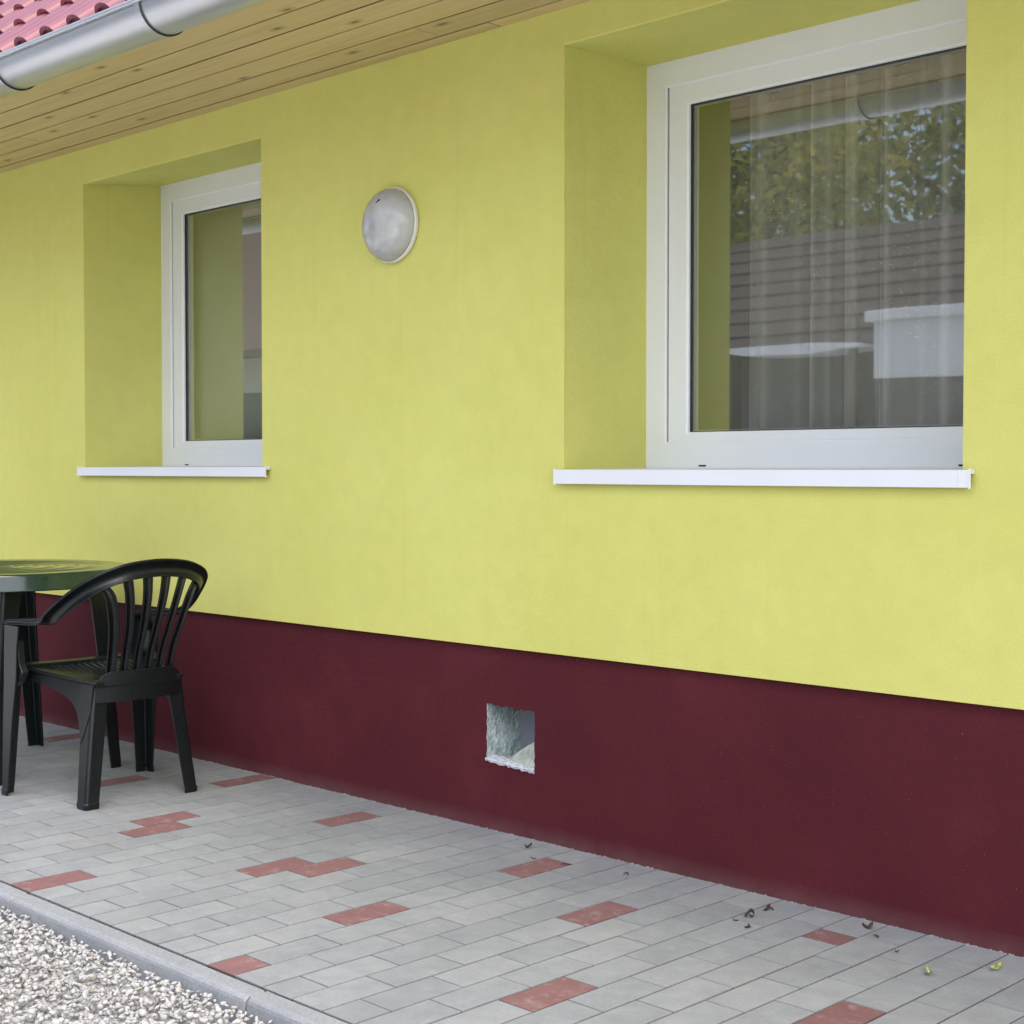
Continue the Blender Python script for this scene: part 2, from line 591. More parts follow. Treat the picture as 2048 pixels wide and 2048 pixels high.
MT = dict(
    stucco=mat_stucco(), plinth=mat_plinth(), wood=mat_wood(), kerb=mat_concrete(), gravel=mat_gravel(),
    paver=mat_paver('grey_paver', (0.262, 0.278, 0.292), (0.305, 0.320, 0.333), (0.35, 0.358, 0.362)),
    red_paver=mat_paver('red_paver', (0.200, 0.100, 0.102), (0.238, 0.124, 0.123), (0.345, 0.265, 0.262), 0.95),
    sand=simple('joint_sand', (0.085, 0.08, 0.072), 0.95, 0.2, var=0.25, vscale=40, bump=0.5, bscale=200),
    pvc=simple('white_pvc', (0.755, 0.77, 0.80), 0.32, 0.5, var=0.02, vscale=4),
    alu=simple('white_powder_coat', (0.73, 0.745, 0.79), 0.4, 0.5, var=0.02, vscale=5),
    gasket=simple('rubber_gasket', (0.02, 0.022, 0.022), 0.6),
    spacer=simple('spacer_bar', (0.45, 0.46, 0.46), 0.4, metal=0.5),
    dark=simple('dark_gap', (0.02, 0.02, 0.02), 0.9, 0.1),
    plastic=simple('dark_green_plastic', (0.0050, 0.0078, 0.0090), 0.34, 0.42, var=0.2, vscale=30, bump=0.12, bscale=300, bdist=0.001),
    table=simple('green_table_plastic', (0.011, 0.032, 0.021), 0.17, 0.5, var=0.12, vscale=20, bump=0.05, bscale=250, bdist=0.001),
    wire=simple('dark_bracket_steel', (0.05, 0.055, 0.06), 0.4, metal=0.6),
    steel=mat_metal(), tile=mat_tile(),
    glass=mat_glass('window_glass'),
    curtain=mat_curtain(),
    room=simple('room_plaster', (0.55, 0.52, 0.42), 0.9, 0.2, var=0.05, vscale=2),
    plaster=simple('pale_green_mortar', (0.43, 0.51, 0.50), 0.95, 0.2, var=0.35, vscale=16, bump=1.0, bscale=45, bdist=0.02),
    white_edge=simple('broken_white_render', (0.56, 0.57, 0.61), 0.95, 0.2, var=0.25, vscale=60, bump=1.0, bscale=120, bdist=0.008),
    duct=simple('grey_duct_plastic', (0.22, 0.225, 0.27), 0.5, var=0.15, vscale=10),
    scrap=simple('insulation_scrap', (0.36, 0.39, 0.35), 0.8, 0.3, var=0.25, vscale=25, bump=0.7, bscale=70, bdist=0.006),
    white=simple('white_plastic', (0.72, 0.72, 0.71), 0.4),
    ground=simple('pale_gravel_ground', (0.64, 0.63, 0.62), 0.95, 0.2, var=0.3, vscale=3, bump=0.6, bscale=60, bdist=0.02),  # paler than the stones, to bounce light up under the eaves
    grass=simple('lawn', (0.06, 0.10, 0.025), 0.9, 0.2, var=0.4, vscale=3, bump=0.6, bscale=90, bdist=0.03),
    greywood=simple('grey_planks', (0.20, 0.19, 0.18), 0.8, 0.2, var=0.2, vscale=5),
    fadedroof=simple('faded_red_roof', (0.13, 0.075, 0.072), 0.8, 0.2, var=0.2, vscale=4),
    brownroof=simple('brown_red_roof', (0.070, 0.050, 0.050), 0.75, 0.3, var=0.25, vscale=6),
    darkwood=simple('weathered_planks', (0.095, 0.078, 0.062), 0.8, 0.2, var=0.3, vscale=5),
    vanglass=simple('tinted_glass', (0.02, 0.022, 0.024), 0.1, 0.5),
    bark=simple('bark', (0.085, 0.065, 0.048), 0.9, 0.2, var=0.4, vscale=8, bump=0.8, bscale=25, bdist=0.02),
    leaf=mat_leaf('green_leaves', (0.10, 0.15, 0.05), (0.16, 0.22, 0.08), (0.24, 0.28, 0.10)),
    lit_leaf=mat_leaf('sunlit_leaves', (0.24, 0.27, 0.07), (0.38, 0.38, 0.10), (0.52, 0.44, 0.11)),  # yellow-green of sunlit foliage painted into the leaf colour
    gleaf=simple('fresh_green_leaf', (0.34, 0.46, 0.18), 0.6, var=0.25, vscale=80),
    ylf=simple('yellow_green_leaf', (0.48, 0.47, 0.10), 0.6, var=0.35, vscale=80),
    litter=simple('dark_dry_leaf', (0.055, 0.030, 0.036), 0.8, var=0.4, vscale=90),
)

# lamp diffuser: part clear, part frosted
m_, n_, l_, p_ = new_mat('prismatic_glass')
n_.remove(p_)
tr_ = n_.new('ShaderNodeBsdfTransparent')
tr_.inputs[0].default_value = (0.9, 0.91, 0.92, 1)
df_ = n_.new('ShaderNodeBsdfDiffuse')
df_.inputs[0].default_value = (0.90, 0.91, 0.92, 1)
gl_ = n_.new('ShaderNodeBsdfGlossy')
gl_.inputs['Roughness'].default_value = 0.06
vv = objvec(n_, l_)
tt = noise(n_, l_, vv, 13, 3, 0.5)
rr_ = ramp(n_, [(0.3, (0.38, 0.38, 0.38)), (0.7, (0.52, 0.52, 0.52))])
l_.new(tt.outputs[0], rr_.inputs[0])
mxa = n_.new('ShaderNodeMixShader')
l_.new(rr_.outputs[0], mxa.inputs[0])
l_.new(tr_.outputs[0], mxa.inputs[1])
l_.new(df_.outputs[0], mxa.inputs[2])
fr_ = n_.new('ShaderNodeFresnel')
fr_.inputs['IOR'].default_value = 1.6
mxb = n_.new('ShaderNodeMixShader')
l_.new(fr_.outputs[0], mxb.inputs[0])
l_.new(mxa.outputs[0], mxb.inputs[1])
l_.new(gl_.outputs[0], mxb.inputs[2])
l_.new(mxb.outputs[0], n_['Material Output'].inputs[0])
tb = n_.new('ShaderNodeTexVoronoi')
tb.inputs['Scale'].default_value = 90
l_.new(vv, tb.inputs['Vector'])
bb = n_.new('ShaderNodeBump')
bb.inputs['Strength'].default_value = 0.25
bb.inputs['Distance'].default_value = 0.003
l_.new(tb.outputs['Distance'], bb.inputs['Height'])
l_.new(bb.outputs[0], df_.inputs['Normal'])
MT['dome'] = m_
MT['table'].node_tree.nodes['Principled BSDF'].inputs['Coat Weight'].default_value = 0.45
MT['table'].node_tree.nodes['Principled BSDF'].inputs['Coat Roughness'].default_value = 0.08

# ------------------------------------------------------------------ the house
house = empty('house', (-3.0, 3.0, 0.0))
tag(house, 'yellow rendered house with maroon plinth, timber eaves and red tiled roof', 'house')
HX, HY = 3.0, -3.0            # children are written in world coordinates


def hpart(mb, name, mats, **k):
    o = mb.build(name, mats, None, **k)
    o.parent = house
    o.matrix_parent_inverse = Matrix.Translation((3.0, -3.0, 0.0))
    return o


def sub(o, parent):
    """parent keeping world placement (all parents of house pieces have identity world matrices)"""
    o.parent = parent
    return o


X0, X1 = -9.5, 1.6
ZP, ZSO, PLY, TH = 0.5616, 2.409, 0.018, 0.47
WIN = [  # x outer left, x outer right, x inner left, z sill, z head outer, z head inner
    dict(xa=-5.640, xb=-4.408, zs=1.100, zo=2.266, zi=2.306, zfront=1.1040, zback=1.111),
    dict(xa=-2.9475, xb=-1.7030, zs=1.088, zo=2.3055, zi=2.313, zfront=1.0960, zback=1.1035),
]
WD = 0.3665


def build_wall():
    b = MB()
    xs = [X0, WIN[0]['xa'], WIN[0]['xb'], WIN[1]['xa'], WIN[1]['xb'], X1]
    for w0, w1 in ((xs[0], xs[1]), (xs[2], xs[3]), (xs[4], xs[5])):
        b.box(w0, w1, 0, TH, ZP, 2.62)
    for w in WIN:
        b.box(w['xa'], w['xb'], 0, TH, ZP, w['zs'])
        poly = [(0, w['zo']), (WD, w['zi']), (TH, w['zi']), (TH, 2.62), (0, 2.62)]
        b.prism(poly, 0, w['xa'], w['xb'])
    # weld the touching boxes into one skin, then take the inner walls out
    me = bpy.data.meshes.new('wall')
    me.from_pydata(b.v, [], b.f)
    bm = bmesh.new()
    bm.from_mesh(me)
    bmesh.ops.remove_doubles(bm, verts=bm.verts, dist=1e-5)
    bm.to_mesh(me)
    bm.free()
    return me


def wall_skin():
    """front skin with window holes, reveals and underside, as one clean shell"""
    b = MB()
    ZT = 2.62
    xs = [X0, WIN[0]['xa'], WIN[0]['xb'], WIN[1]['xa'], WIN[1]['xb'], X1]

    def q(*p):
        b.add(p, [tuple(range(len(p)))])
    for i in (0, 2, 4):
        q((xs[i], 0, ZP), (xs[i + 1], 0, ZP), (xs[i + 1], 0, ZT), (xs[i], 0, ZT))
    for w in WIN:
        xa, xb = w['xa'], w['xb']
        q((xa, 0, ZP), (xb, 0, ZP), (xb, 0, w['zs']), (xa, 0, w['zs']))
        q((xa, 0, w['zo']), (xb, 0, w['zo']), (xb, 0, ZT), (xa, 0, ZT))
        q((xa, 0, w['zs']), (xa, TH, w['zs']), (xa, TH, w['zi']), (xa, WD, w['zi']), (xa, 0, w['zo']))
        q((xb, 0, w['zs']), (xb, TH, w['zs']), (xb, TH, w['zi']), (xb, WD, w['zi']), (xb, 0, w['zo']))
        q((xa, 0, w['zo']), (xa, WD, w['zi']), (xb, WD, w['zi']), (xb, 0, w['zo']))
        q((xa, WD, w['zi']), (xa, TH, w['zi']), (xb, TH, w['zi']), (xb, WD, w['zi']))
        q((xa, 0, w['zs']), (xb, 0, w['zs']), (xb, TH, w['zs']), (xa, TH, w['zs']))
    q((X0, 0, ZP), (X1, 0, ZP), (X1, TH, ZP), (X0, TH, ZP))
    q((X0, TH, ZP), (X0, 0, ZP), (X0, 0, ZT), (X0, TH, ZT))
    q((X1, TH, ZP), (X1, 0, ZP), (X1, 0, ZT), (X1, TH, ZT))
    me = bpy.data.meshes.new('wall')
    me.from_pydata(b.v, [], b.f)
    bm = bmesh.new()
    bm.from_mesh(me)
    bmesh.ops.remove_doubles(bm, verts=bm.verts, dist=1e-5)
    bmesh.ops.recalc_face_normals(bm, faces=bm.faces)
    # rounded render arrises round the openings and along the foot
    ed = []
    for e in bm.edges:
        a, c = e.verts[0].co, e.verts[1].co
        if len(e.link_faces) == 2 and abs(a.y) < 1e-4 and abs(c.y) < 1e-4 and e.calc_face_angle(0) > 0.5:
            ed.append(e)
    bmesh.ops.bevel(bm, geom=ed, offset=0.005, segments=3, affect='EDGES', profile=0.5)
    bm.to_mesh(me)
    bm.free()
    me.materials.append(MT['stucco'])
    o = bpy.data.objects.new('wall', me)
    COL.objects.link(o)
    o.parent = house
    o.matrix_parent_inverse = Matrix.Translation((3.0, -3.0, 0.0))
    return o


wall = wall_skin()
del build_wall

# other walls, so the house closes and the rooms stay dark
b = MB()
b.box(X0, X0 + 0.3, TH, 6.3, 0, 2.62)
b.box(X1 - 0.3, X1, TH, 6.3, 0, 2.62)
b.box(X0, X1, 6.3, 6.6, 0, 2.62)
hpart(b, 'outer_wall', MT['stucco'])
b = MB()
b.box(X0 + 0.3, X1 - 0.3, 3.6, 3.7, 0.3, 2.7)
b.box(X0 + 0.3, X1 - 0.3, TH + 0.02, 3.6, 0.25, 0.30)
b.box(X0 + 0.3, X1 - 0.3, TH + 0.02, 3.6, 2.66, 2.7)
b.box(-3.6, -3.5, TH + 0.02, 3.6, 0.30, 2.66)
hpart(b, 'interior_wall', MT['room'])

# plinth with a knocked-out hole
HXA, HXB, HZA, HZB = -3.284, -3.083, 0.206, 0.383


def build_plinth():
    bm = bmesh.new()
    y = PLY
    outer = [(X0, -0.25), (X1, -0.25), (X1, ZP + 0.01), (X0, ZP + 0.01)]
    r = random.Random(3)
    hole = []
    crn = [(HXA, HZA + 0.012), (HXB, HZA - 0.004), (HXB, HZB - 0.004), (HXA, HZB)]
    for i in range(4):
        a, c = crn[i], crn[(i + 1) % 4]
        nseg = 16
        for k in range(nseg):
            t = k / nseg
            j = 0.0025 if i != 0 else 0.006
            s = 0.0 if k == 0 else 1.0
            hole.append((a[0] + (c[0] - a[0]) * t + r.uniform(-j, j) * s, a[1] + (c[1] - a[1]) * t + r.uniform(-j, j) * s))
    vo = [bm.verts.new((p[0], y, p[1])) for p in outer]
    vh = [bm.verts.new((p[0], y, p[1])) for p in hole]
    es = [bm.edges.new((vo[i], vo[(i + 1) % 4])) for i in range(4)]
    es += [bm.edges.new((vh[i], vh[(i + 1) % len(vh)])) for i in range(len(vh))]
    bmesh.ops.triangle_fill(bm, use_beauty=True, use_dissolve=False, edges=es)
    # drop any triangle inside the hole
    for f in list(bm.faces):
        c = f.calc_center_median()
        if HXA + 0.008 < c.x < HXB - 0.008 and HZA + 0.012 < c.z < HZB - 0.008:
            bm.faces.remove(f)
    vb = [bm.verts.new((p[0], y + 0.012, p[1])) for p in hole]
    for i in range(len(vh)):
        k = (i + 1) % len(vh)
        bm.faces.new((vh[i], vh[k], vb[k], vb[i])).material_index = 1
    bmesh.ops.recalc_face_normals(bm, faces=bm.faces)
    me = bpy.data.meshes.new('plinth')
    bm.to_mesh(me)
    bm.free()
    me.materials.append(MT['plinth'])
    me.materials.append(MT['white_edge'])
    o = bpy.data.objects.new('plinth', me)
    COL.objects.link(o)
    o.parent = house
    o.matrix_parent_inverse = Matrix.Translation((3.0, -3.0, 0.0))
    return o


build_plinth()

# the cavity behind the hole: rough mortar sides, a grey duct at the back, broken white lip, an insulation scrap


def rough_sheet(b, p00, p10, p11, p01, nu, nv, amp, seed, nrm):
    r = random.Random(seed)
    P = [Vector(p) for p in (p00, p10, p11, p01)]
    N = Vector(nrm)
    v = []
    for j in range(nv + 1):
        for i in range(nu + 1):
            s, t = i / nu, j / nv
            p = P[0] * (1 - s) * (1 - t) + P[1] * s * (1 - t) + P[2] * s * t + P[3] * (1 - s) * t
            v.append(p + N * r.uniform(-amp, amp))
    f = [(j * (nu + 1) + i, j * (nu + 1) + i + 1, (j + 1) * (nu + 1) + i + 1, (j + 1) * (nu + 1) + i) for j in range(nv) for i in range(nu)]
    b.add(v, f)


ya, yb = PLY + 0.003, PLY + 0.145
b = MB()
rough_sheet(b, (HXA + .003, ya, HZA - .02), (HXA + .005, yb, HZA - .02), (HXA + .005, yb, HZB + .02), (HXA + .003, ya, HZB + .02), 14, 18, 0.0022, 1, (1, 0, 0))
rough_sheet(b, (HXA - .01, ya, HZB + .004), (HXB + .01, ya, HZB + .002), (HXB + .01, yb, HZB - .008), (HXA - .01, yb, HZB - .008), 12, 10, 0.0045, 2, (0, 0, 1))
rough_sheet(b, (HXA - .01, ya, HZA - .002), (HXB + .01, ya, HZA - .010), (HXB + .01, yb, HZA + .004), (HXA - .01, yb, HZA + .012), 12, 10, 0.004, 3, (0, 0, 1))
b.box(HXB + .004, HXB + .02, ya, yb, HZA - .03, HZB + .03)
cav = hpart(b, 'wall_cavity', MT['plaster'], smooth=True)
b = MB()
b.box(HXA - .02, HXB + .03, yb - .004, yb + .02, HZA - .04, HZB + .04)
b.tube([(HXA + .135, yb - .012, HZA - .03), (HXA + .135, yb - .012, HZB + .03)], 0.022, 16)
sub(b.build('duct', MT['duct'], None, smooth=False), cav)
b = MB()
r_ = random.Random(12)
xs_ = np.linspace(HXA - .002, HXB, 26)
ring = []
for i, xx in enumerate(xs_):
    s = (xx - HXA) / (HXB - HXA)
    zt = HZA + 0.010 * (1 - s) + 0.001 * s + r_.uniform(-.0015, .0015)
    dz = 0.0045 + 0.0035 * s + r_.uniform(-.002, .002)
    y0 = PLY - 0.0045
    ring.append([(xx, y0, zt - dz - .003), (xx, y0 - .002, zt - dz * .4), (xx, y0, zt + .002), (xx, y0 + .035, zt + .008), (xx, y0 + .035, zt - .02)])
b.loft(ring)
sub(b.build('broken_edge', MT['white_edge'], None), cav)
b = MB()
# curled triangular scrap leaning in the lower right corner of the hole
nx = 12
tri = []
for i in range(nx + 1):
    s = i / nx
    xx = HXA + 0.070 + s * (HXB - HXA - 0.070)
    top = HZA + 0.012 + 0.080 * s ** 0.8
    y0 = PLY + 0.004 - 0.003 * s
    wv = 0.0025 * math.sin(i * 1.9)
    tri.append([(xx, y0 + wv, HZA - 0.006), (xx, y0 + .012 - wv, HZA + (top - HZA) * .35), (xx, y0 + .016 + wv, HZA + (top - HZA) * .7), (xx, y0 + .030, top), (xx, y0 + .034, top), (xx, y0 + .036, HZA - .006)])
b.loft(tri)
sub(b.build('insulation_scrap', MT['scrap'], None), cav)

# ------------------------------------------------------------------ windows (parts of the house)


def frame_ring(b, xa, xb, za, zb, w, y0, y1, wb=None):
    wb = wb or w
    b.box(xa, xa + w, y0, y1, za, zb)
    b.box(xb - w, xb, y0, y1, za, zb)
    b.box(xa + w, xb - w, y0, y1, zb - w, zb)
    b.box(xa + w, xb - w, y0, y1, za, za + wb)


def mitred_ring(b, xa, xb, za, zb, prof, mi=0):
    """prof: list of (inset from the outer edge, y), swept round the rectangle with mitres, closed loop"""
    rings = []
    for cx, cz, sx, sz in ((xa, za, 1, 1), (xb, za, -1, 1), (xb, zb, -1, -1), (xa, zb, 1, -1)):
        rings.append([(cx + sx * i, y, cz + sz * i) for i, y in prof])
    rings.append(rings[0])
    b.loft(rings, cap=False, mi=mi)


for k, w in enumerate(WIN):
    xa, xb = w['xa'] - 0.004, w['xb'] + 0.006
    za, zb = w['zback'] - 0.004, w['zi'] + 0.004
    b = MB()
    mitred_ring(b, xa, xb, za, zb, [(0, WD), (0, WD + .075), (.078, WD + .075), (.078, WD + .018), (.0805, WD + .004), (.0775, WD)])
    win = hpart(b, 'window', MT['pvc'], bevel=0.0015, segs=2)
    fx0, fx1, fz0, fz1 = xa + .0835, xb - .0835, za + .0335, zb - .0655
    # the frame's lower rail shows narrower than the jambs, so the sash sits low
    b = MB()
    b.box(xa + .0785, xb - .0785, WD + .001, WD + .060, za + .0, za + .0315)
    sub(b.build('frame_rail', MT['pvc'], None, bevel=0.002), win)
    b = MB()
    b.box(xa + .07, xb - .07, WD + .030, WD + .070, za + .03, zb - .05)
    # hollow it: only a dark rebate ring is wanted
    b = MB()
    mitred_ring(b, fx0 - .006, fx1 + .006, fz0 - .003, fz1 + .006, [(0, WD + .028), (0, WD + .05), (.02, WD + .05), (.02, WD + .028)])
    sub(b.build('rebate', MT['dark'], None), win)
    b = MB()
    sw = .0745
    swb = .0535
    prof = [(.0, WD + .010), (.0025, WD + .0065), (sw - .006, WD + .0065), (sw, WD + .0110), (sw, WD + .0185), (sw - .003, WD + .0190), (sw - .003, WD + .062), (.0, WD + .062)]
    mitred_ring(b, fx0, fx1, fz0, fz1, prof)
    sash = sub(b.build('sash', MT['pvc'], None), win)
    g0, g1, h0, h1 = fx0 + sw, fx1 - sw, fz0 + sw, fz1 - sw
    # gaskets and spacer bar
    b = MB()
    mitred_ring(b, g0 - .001, g1 + .001, h0 - .001, h1 + .001, [(0, WD + .0180), (.0040, WD + .0192), (.0040, WD + .0255), (0, WD + .0265)])
    sub(b.build('gasket', MT['gasket'], None), win)
    b = MB()
    mitred_ring(b, g0 + .001, g1 - .001, h0 + .001, h1 - .001, [(0, WD + .0295), (.006, WD + .0295), (.006, WD + .040), (0, WD + .040)])
    sub(b.build('spacer_bar', MT['spacer'], None), win)
    b = MB()
    b.box(g0 - .004, g1 + .004, WD + .0255, WD + .0285, h0 - .004, h1 + .004)
    sub(b.build('pane', MT['glass'], None), win)
    # drainage slots in the bottom rail
    for xx in ([-2.732, -1.897] if k else [-5.452]):
        b = MB()
        b.box(xx - .013, xx + .013, WD - .0015, WD + .004, za + .006, za + .0105)
        sub(b.build('drain_slot', MT['dark'], None), win)
    # aluminium sill with drip nose and end caps
    sx0, sx1 = w['xa'] - (.0155 if k else .022), w['xb'] + (.025 if k else .044)
    zf, zbk = w['zfront'], w['zback']
    nose = .0335 if k == 0 else .0400
    yf = -.022
    b = MB()
    poly = [(yf, zf), (yf, zf - nose), (yf + .012, zf - nose), (yf + .012, zf - nose + .0025), (yf + .0025, zf - nose + .0025), (yf + .0025, zf - .0025), (-0.001, zf - .001), (WD - .002, zbk - .006), (WD - .002, zbk - .002), (0.0, zf + .0012)]
    b.prism(poly, 0, w['xa'] + .002, w['xb'] - .002)
    b.prism(poly[:7] + [(-0.001, zf + .0012)], 0, sx0, w['xa'] + .0015)
    b.prism(poly[:7] + [(-0.001, zf + .0012)], 0, w['xb'] - .0015, sx1)
    sill = hpart(b, 'window_sill', MT['alu'])
    for xx, s in ((sx0, -1), (sx1, 1)):
        b = MB()
        x_in, x_out = xx + s * .0003, xx + s * .006
        b.box(min(x_in, x_out), max(x_in, x_out), yf - .0015, yf + .0025, zf - nose - .003, zf + .0030)
        # short top flange; the nose is open behind
        b.box(min(x_in, x_out), max(x_in, x_out), yf + .003, -.0015, zf - .009, zf + .0028)
        sub(b.build('end_cap', MT['white'], None, bevel=0.001), sill)

# ------------------------------------------------------------------ eaves: boards, fascia, gutter, roof
JO = [0.0, -.061, -.178, -.296, -.413, -.530, -.6735]
cuts = [[-5.0, -1.6], [-7.1, -2.7], [-5.62, -1.9], [-6.6, -3.1], [-4.4, -0.8], [-7.4, -3.6], [-6.0, -2.2]]
# keep the joint seen near the left edge, push the others out of the frame or behind knots
cuts = [[-7.3, -3.2], [-8.1, -3.4], [-5.617, -2.2], [-7.7, -3.0], [-7.2, -2.6], [-6.9, -2.4], [-7.6, -2.9]]
for i in range(len(JO) - 1):
    y1_, y0_ = JO[i] - .0032, JO[i + 1] + .0032
    if i == 0:
        y1_ = -.002
    ends = [X0 - .4] + cuts[i] + [X1 + .4]
    for a, c in zip(ends[:-1], ends[1:]):
        b = MB()
        h = .0065
        a2, c2 = a + .0022, c - .0022
        zz = ZSO + rng.uniform(-.0006, .0006)
        poly = [(y0_ + .020, zz + .0008), (y0_, zz + .0008), (y0_, zz), (y1_, zz), (y1_, zz + .018), (y0_ + .020, zz + .018)]   # shadow-gap boards: thin lip, rebated edge
        xm = (a + c) / 2
        b.prism(poly, 0, a2 - xm, c2 - xm)
        o = b.build('soffit_board', MT['wood'], None)
        o.location = (xm, 0, 0)
        o.parent = house
        o.matrix_parent_inverse = Matrix.Translation((3.0, -3.0, 0.0))

b = MB()
b.box(X0 - .4, X1 + .4, -.0015, TH, ZSO + .019, ZSO + .04)
b.box(X0 - .4, X1 + .4, -.668, -.0025, ZSO + .0195, ZSO + .035)
hpart(b, 'soffit_backing', MT['darkwood'])
b = MB()
b.box(X0 - .4, X1 + .4, -.692, -.6745, ZSO - .006, ZSO + .075)
hpart(b, 'fascia', MT['wood'])

GY, GZ, GR = -.775, 2.430, .080
b = MB()
prof = []
for k in range(19):
    a = math.pi * k / 18
    prof.append((GY - GR * math.cos(a), GZ - GR * math.sin(a)))
# outer skin front rim -> bottom -> back, then back along the inside
prof_in = [(GY - (GR - .0015) * math.cos(math.pi * k / 18), GZ - (GR - .0015) * math.sin(math.pi * k / 18)) for k in range(18, -1, -1)]
loop = prof + [(GY + GR, GZ + .012), (GY + GR - .0015, GZ + .012)] + prof_in
gx0, gx1 = X0 - .45, X1 + .45
b.loft([[(gx0, y, z) for y, z in loop], [(gx1, y, z) for y, z in loop]])
bead = [(GY - GR - .004 + .0085 * math.cos(t), GZ + .002 + .0085 * math.sin(t)) for t in np.linspace(0, 2 * math.pi, 14, endpoint=False)]
b.loft([[(gx0, y, z) for y, z in bead], [(gx1, y, z) for y, z in bead]])
gut = hpart(b, 'gutter', MT['steel'], smooth=True)
gut.data.polygons.foreach_set('use_smooth', [len(p.vertices) == 4 for p in gut.data.polygons])
x_br = -3.812
for k in range(-6, 6):
    xx = x_br + k * .886
    if xx < gx0 or xx > gx1:
        continue
    b = MB()
    pts = [(xx, GY - (GR + .003) * math.cos(a), GZ - (GR + .003) * math.sin(a)) for a in np.linspace(-.25, math.pi, 22)]
    pts = [(xx, GY - GR + .012, GZ + .014)] + pts
    rings = []
    for i, p in enumerate(pts):
        P = Vector(p)
        t = (Vector(pts[min(i + 1, len(pts) - 1)]) - Vector(pts[max(i - 1, 0)])).normalized()
        nrm = t.cross(Vector((1, 0, 0)))
        rings.append([P + Vector((1, 0, 0)) * sx * .011 + nrm * sn * .0018 for sx, sn in ((-1, -1), (1, -1), (1, 1), (-1, 1))])
    b.loft(rings)
    rings2 = []
    sub(b.build('gutter_bracket', MT['steel'], None), gut)
    b = MB()
    for s in (1,):
        p2 = [(xx + s * .0135, GY - (GR + .0035) * math.cos(a), GZ - (GR + .0035) * math.sin(a)) for a in np.linspace(-.1, math.pi * .97, 24)]
        b.tube(p2, .0022, 6)
    sub(b.build('bracket_wire', MT['wire'], None), gut)

# roof: deck plus tiles
RP = R(40.0)
ca, sa = math.cos(RP), math.sin(RP)
EY, EZ = -.777, 2.459           # lower edge of the first course, pan level


def roof_pt(x, s, h):
    return (x, EY + s * ca - h * sa, EZ + s * sa + h * ca)


b = MB()
b.loft([[roof_pt(x, .06, -.03), roof_pt(x, 5.3, -.03), roof_pt(x, 5.3, -.05), roof_pt(x, .06, -.05)] for x in (X0 - .4, X1 + .4)])
# rear slope closes the roof
top = roof_pt(0, 5.3, -.03)
b.loft([[(x, top[1], top[2]), (x, 2 * top[1] + .8, EZ), (x, 2 * top[1] + .8, EZ - .03), (x, top[1], top[2] - .03)] for x in (X0 - .4, X1 + .4)])
roof = hpart(b, 'roof', MT['brownroof'])

TW, TL, CO, NCO = .34, .40, .34, 15


def tile_profile():
    """cross profile over one tile: two rolls, each followed by a pan with two fine ribs"""
    pr = []
    for q in range(2):
        o = q * .17
        for t in np.linspace(0, math.pi, 9):
            pr.append((o + .043 - .043 * math.cos(t), .036 * math.sin(t) ** 0.8))
        for xr in (.108, .136):
            pr += [(o + xr - .007, 0.0), (o + xr - .003, .0055), (o + xr + .003, .0055), (o + xr + .007, 0.0)]
    pr.append((.343, 0.0))
    return pr


def tile_mesh():
    b = MB()
    pr = tile_profile()
    rings = []
    for s, lift in ((0.0, .016), (TL, -.006)):
        outer = [roof_pt(x, s, h + lift) for x, h in pr]
        inner = [roof_pt(x, s, max(-.012, h - .014) + lift) for x, h in reversed(pr)]
        o0 = Vector((0, EY, EZ))
        rings.append([Vector(p) - o0 for p in outer + inner])
    b.loft(rings, cap=False)
    # closed lower face (the tile's thickness, and a stop inside each roll)
    n = len(pr)
    for a in (0,):
        for j in range(n - 1):
            p = rings[0]
            b.add([p[j], p[j + 1], p[2 * n - 2 - j], p[2 * n - 1 - j]], [(0, 1, 2, 3)])
    for q in range(2):
        pts = [Vector(roof_pt(q * .17 + .043 - .040 * math.cos(t), .012, .033 * math.sin(t) ** .8 + .014)) - Vector((0, EY, EZ)) for t in np.linspace(0, math.pi, 9)]
        b.add(pts, [tuple(range(len(pts)))])
    return b


tb_ = tile_mesh()
proto = tb_.build('roof_tile', MT['tile'], None, smooth=True)
proto_me = proto.data
proto_me.set_sharp_from_angle(angle=R(42))
bpy.data.objects.remove(proto)
rest = []
XT = -4.1090 - .043 + .17 * 0    # roll centre seen at px (164, 31)
n_l = int((XT - (X0 - .4)) / TW)
for c in range(NCO):
    for i in range(-n_l, int((X1 + .4 - XT) / TW)):
        x = XT + i * TW
        off = Vector((x, EY + c * CO * ca, EZ + c * CO * sa))
        if c < 6 and -8.4 < x < -3.3:
            o = bpy.data.objects.new('roof_tile', proto_me)
            COL.objects.link(o)
            o.parent = roof
            o.location = off
            o.rotation_euler = (R(rng.uniform(-.25, .25)), 0, R(rng.uniform(-.25, .25)))
        else:
            rest.append(off)
bm_ = MB()
for off in rest:
    bm_.add([Vector(v) + off for v in tb_.v], tb_.f)
ro = bm_.build('outlying_tiles', MT['tile'], None)
ro.parent = roof
tag(ro, kind='stuff')

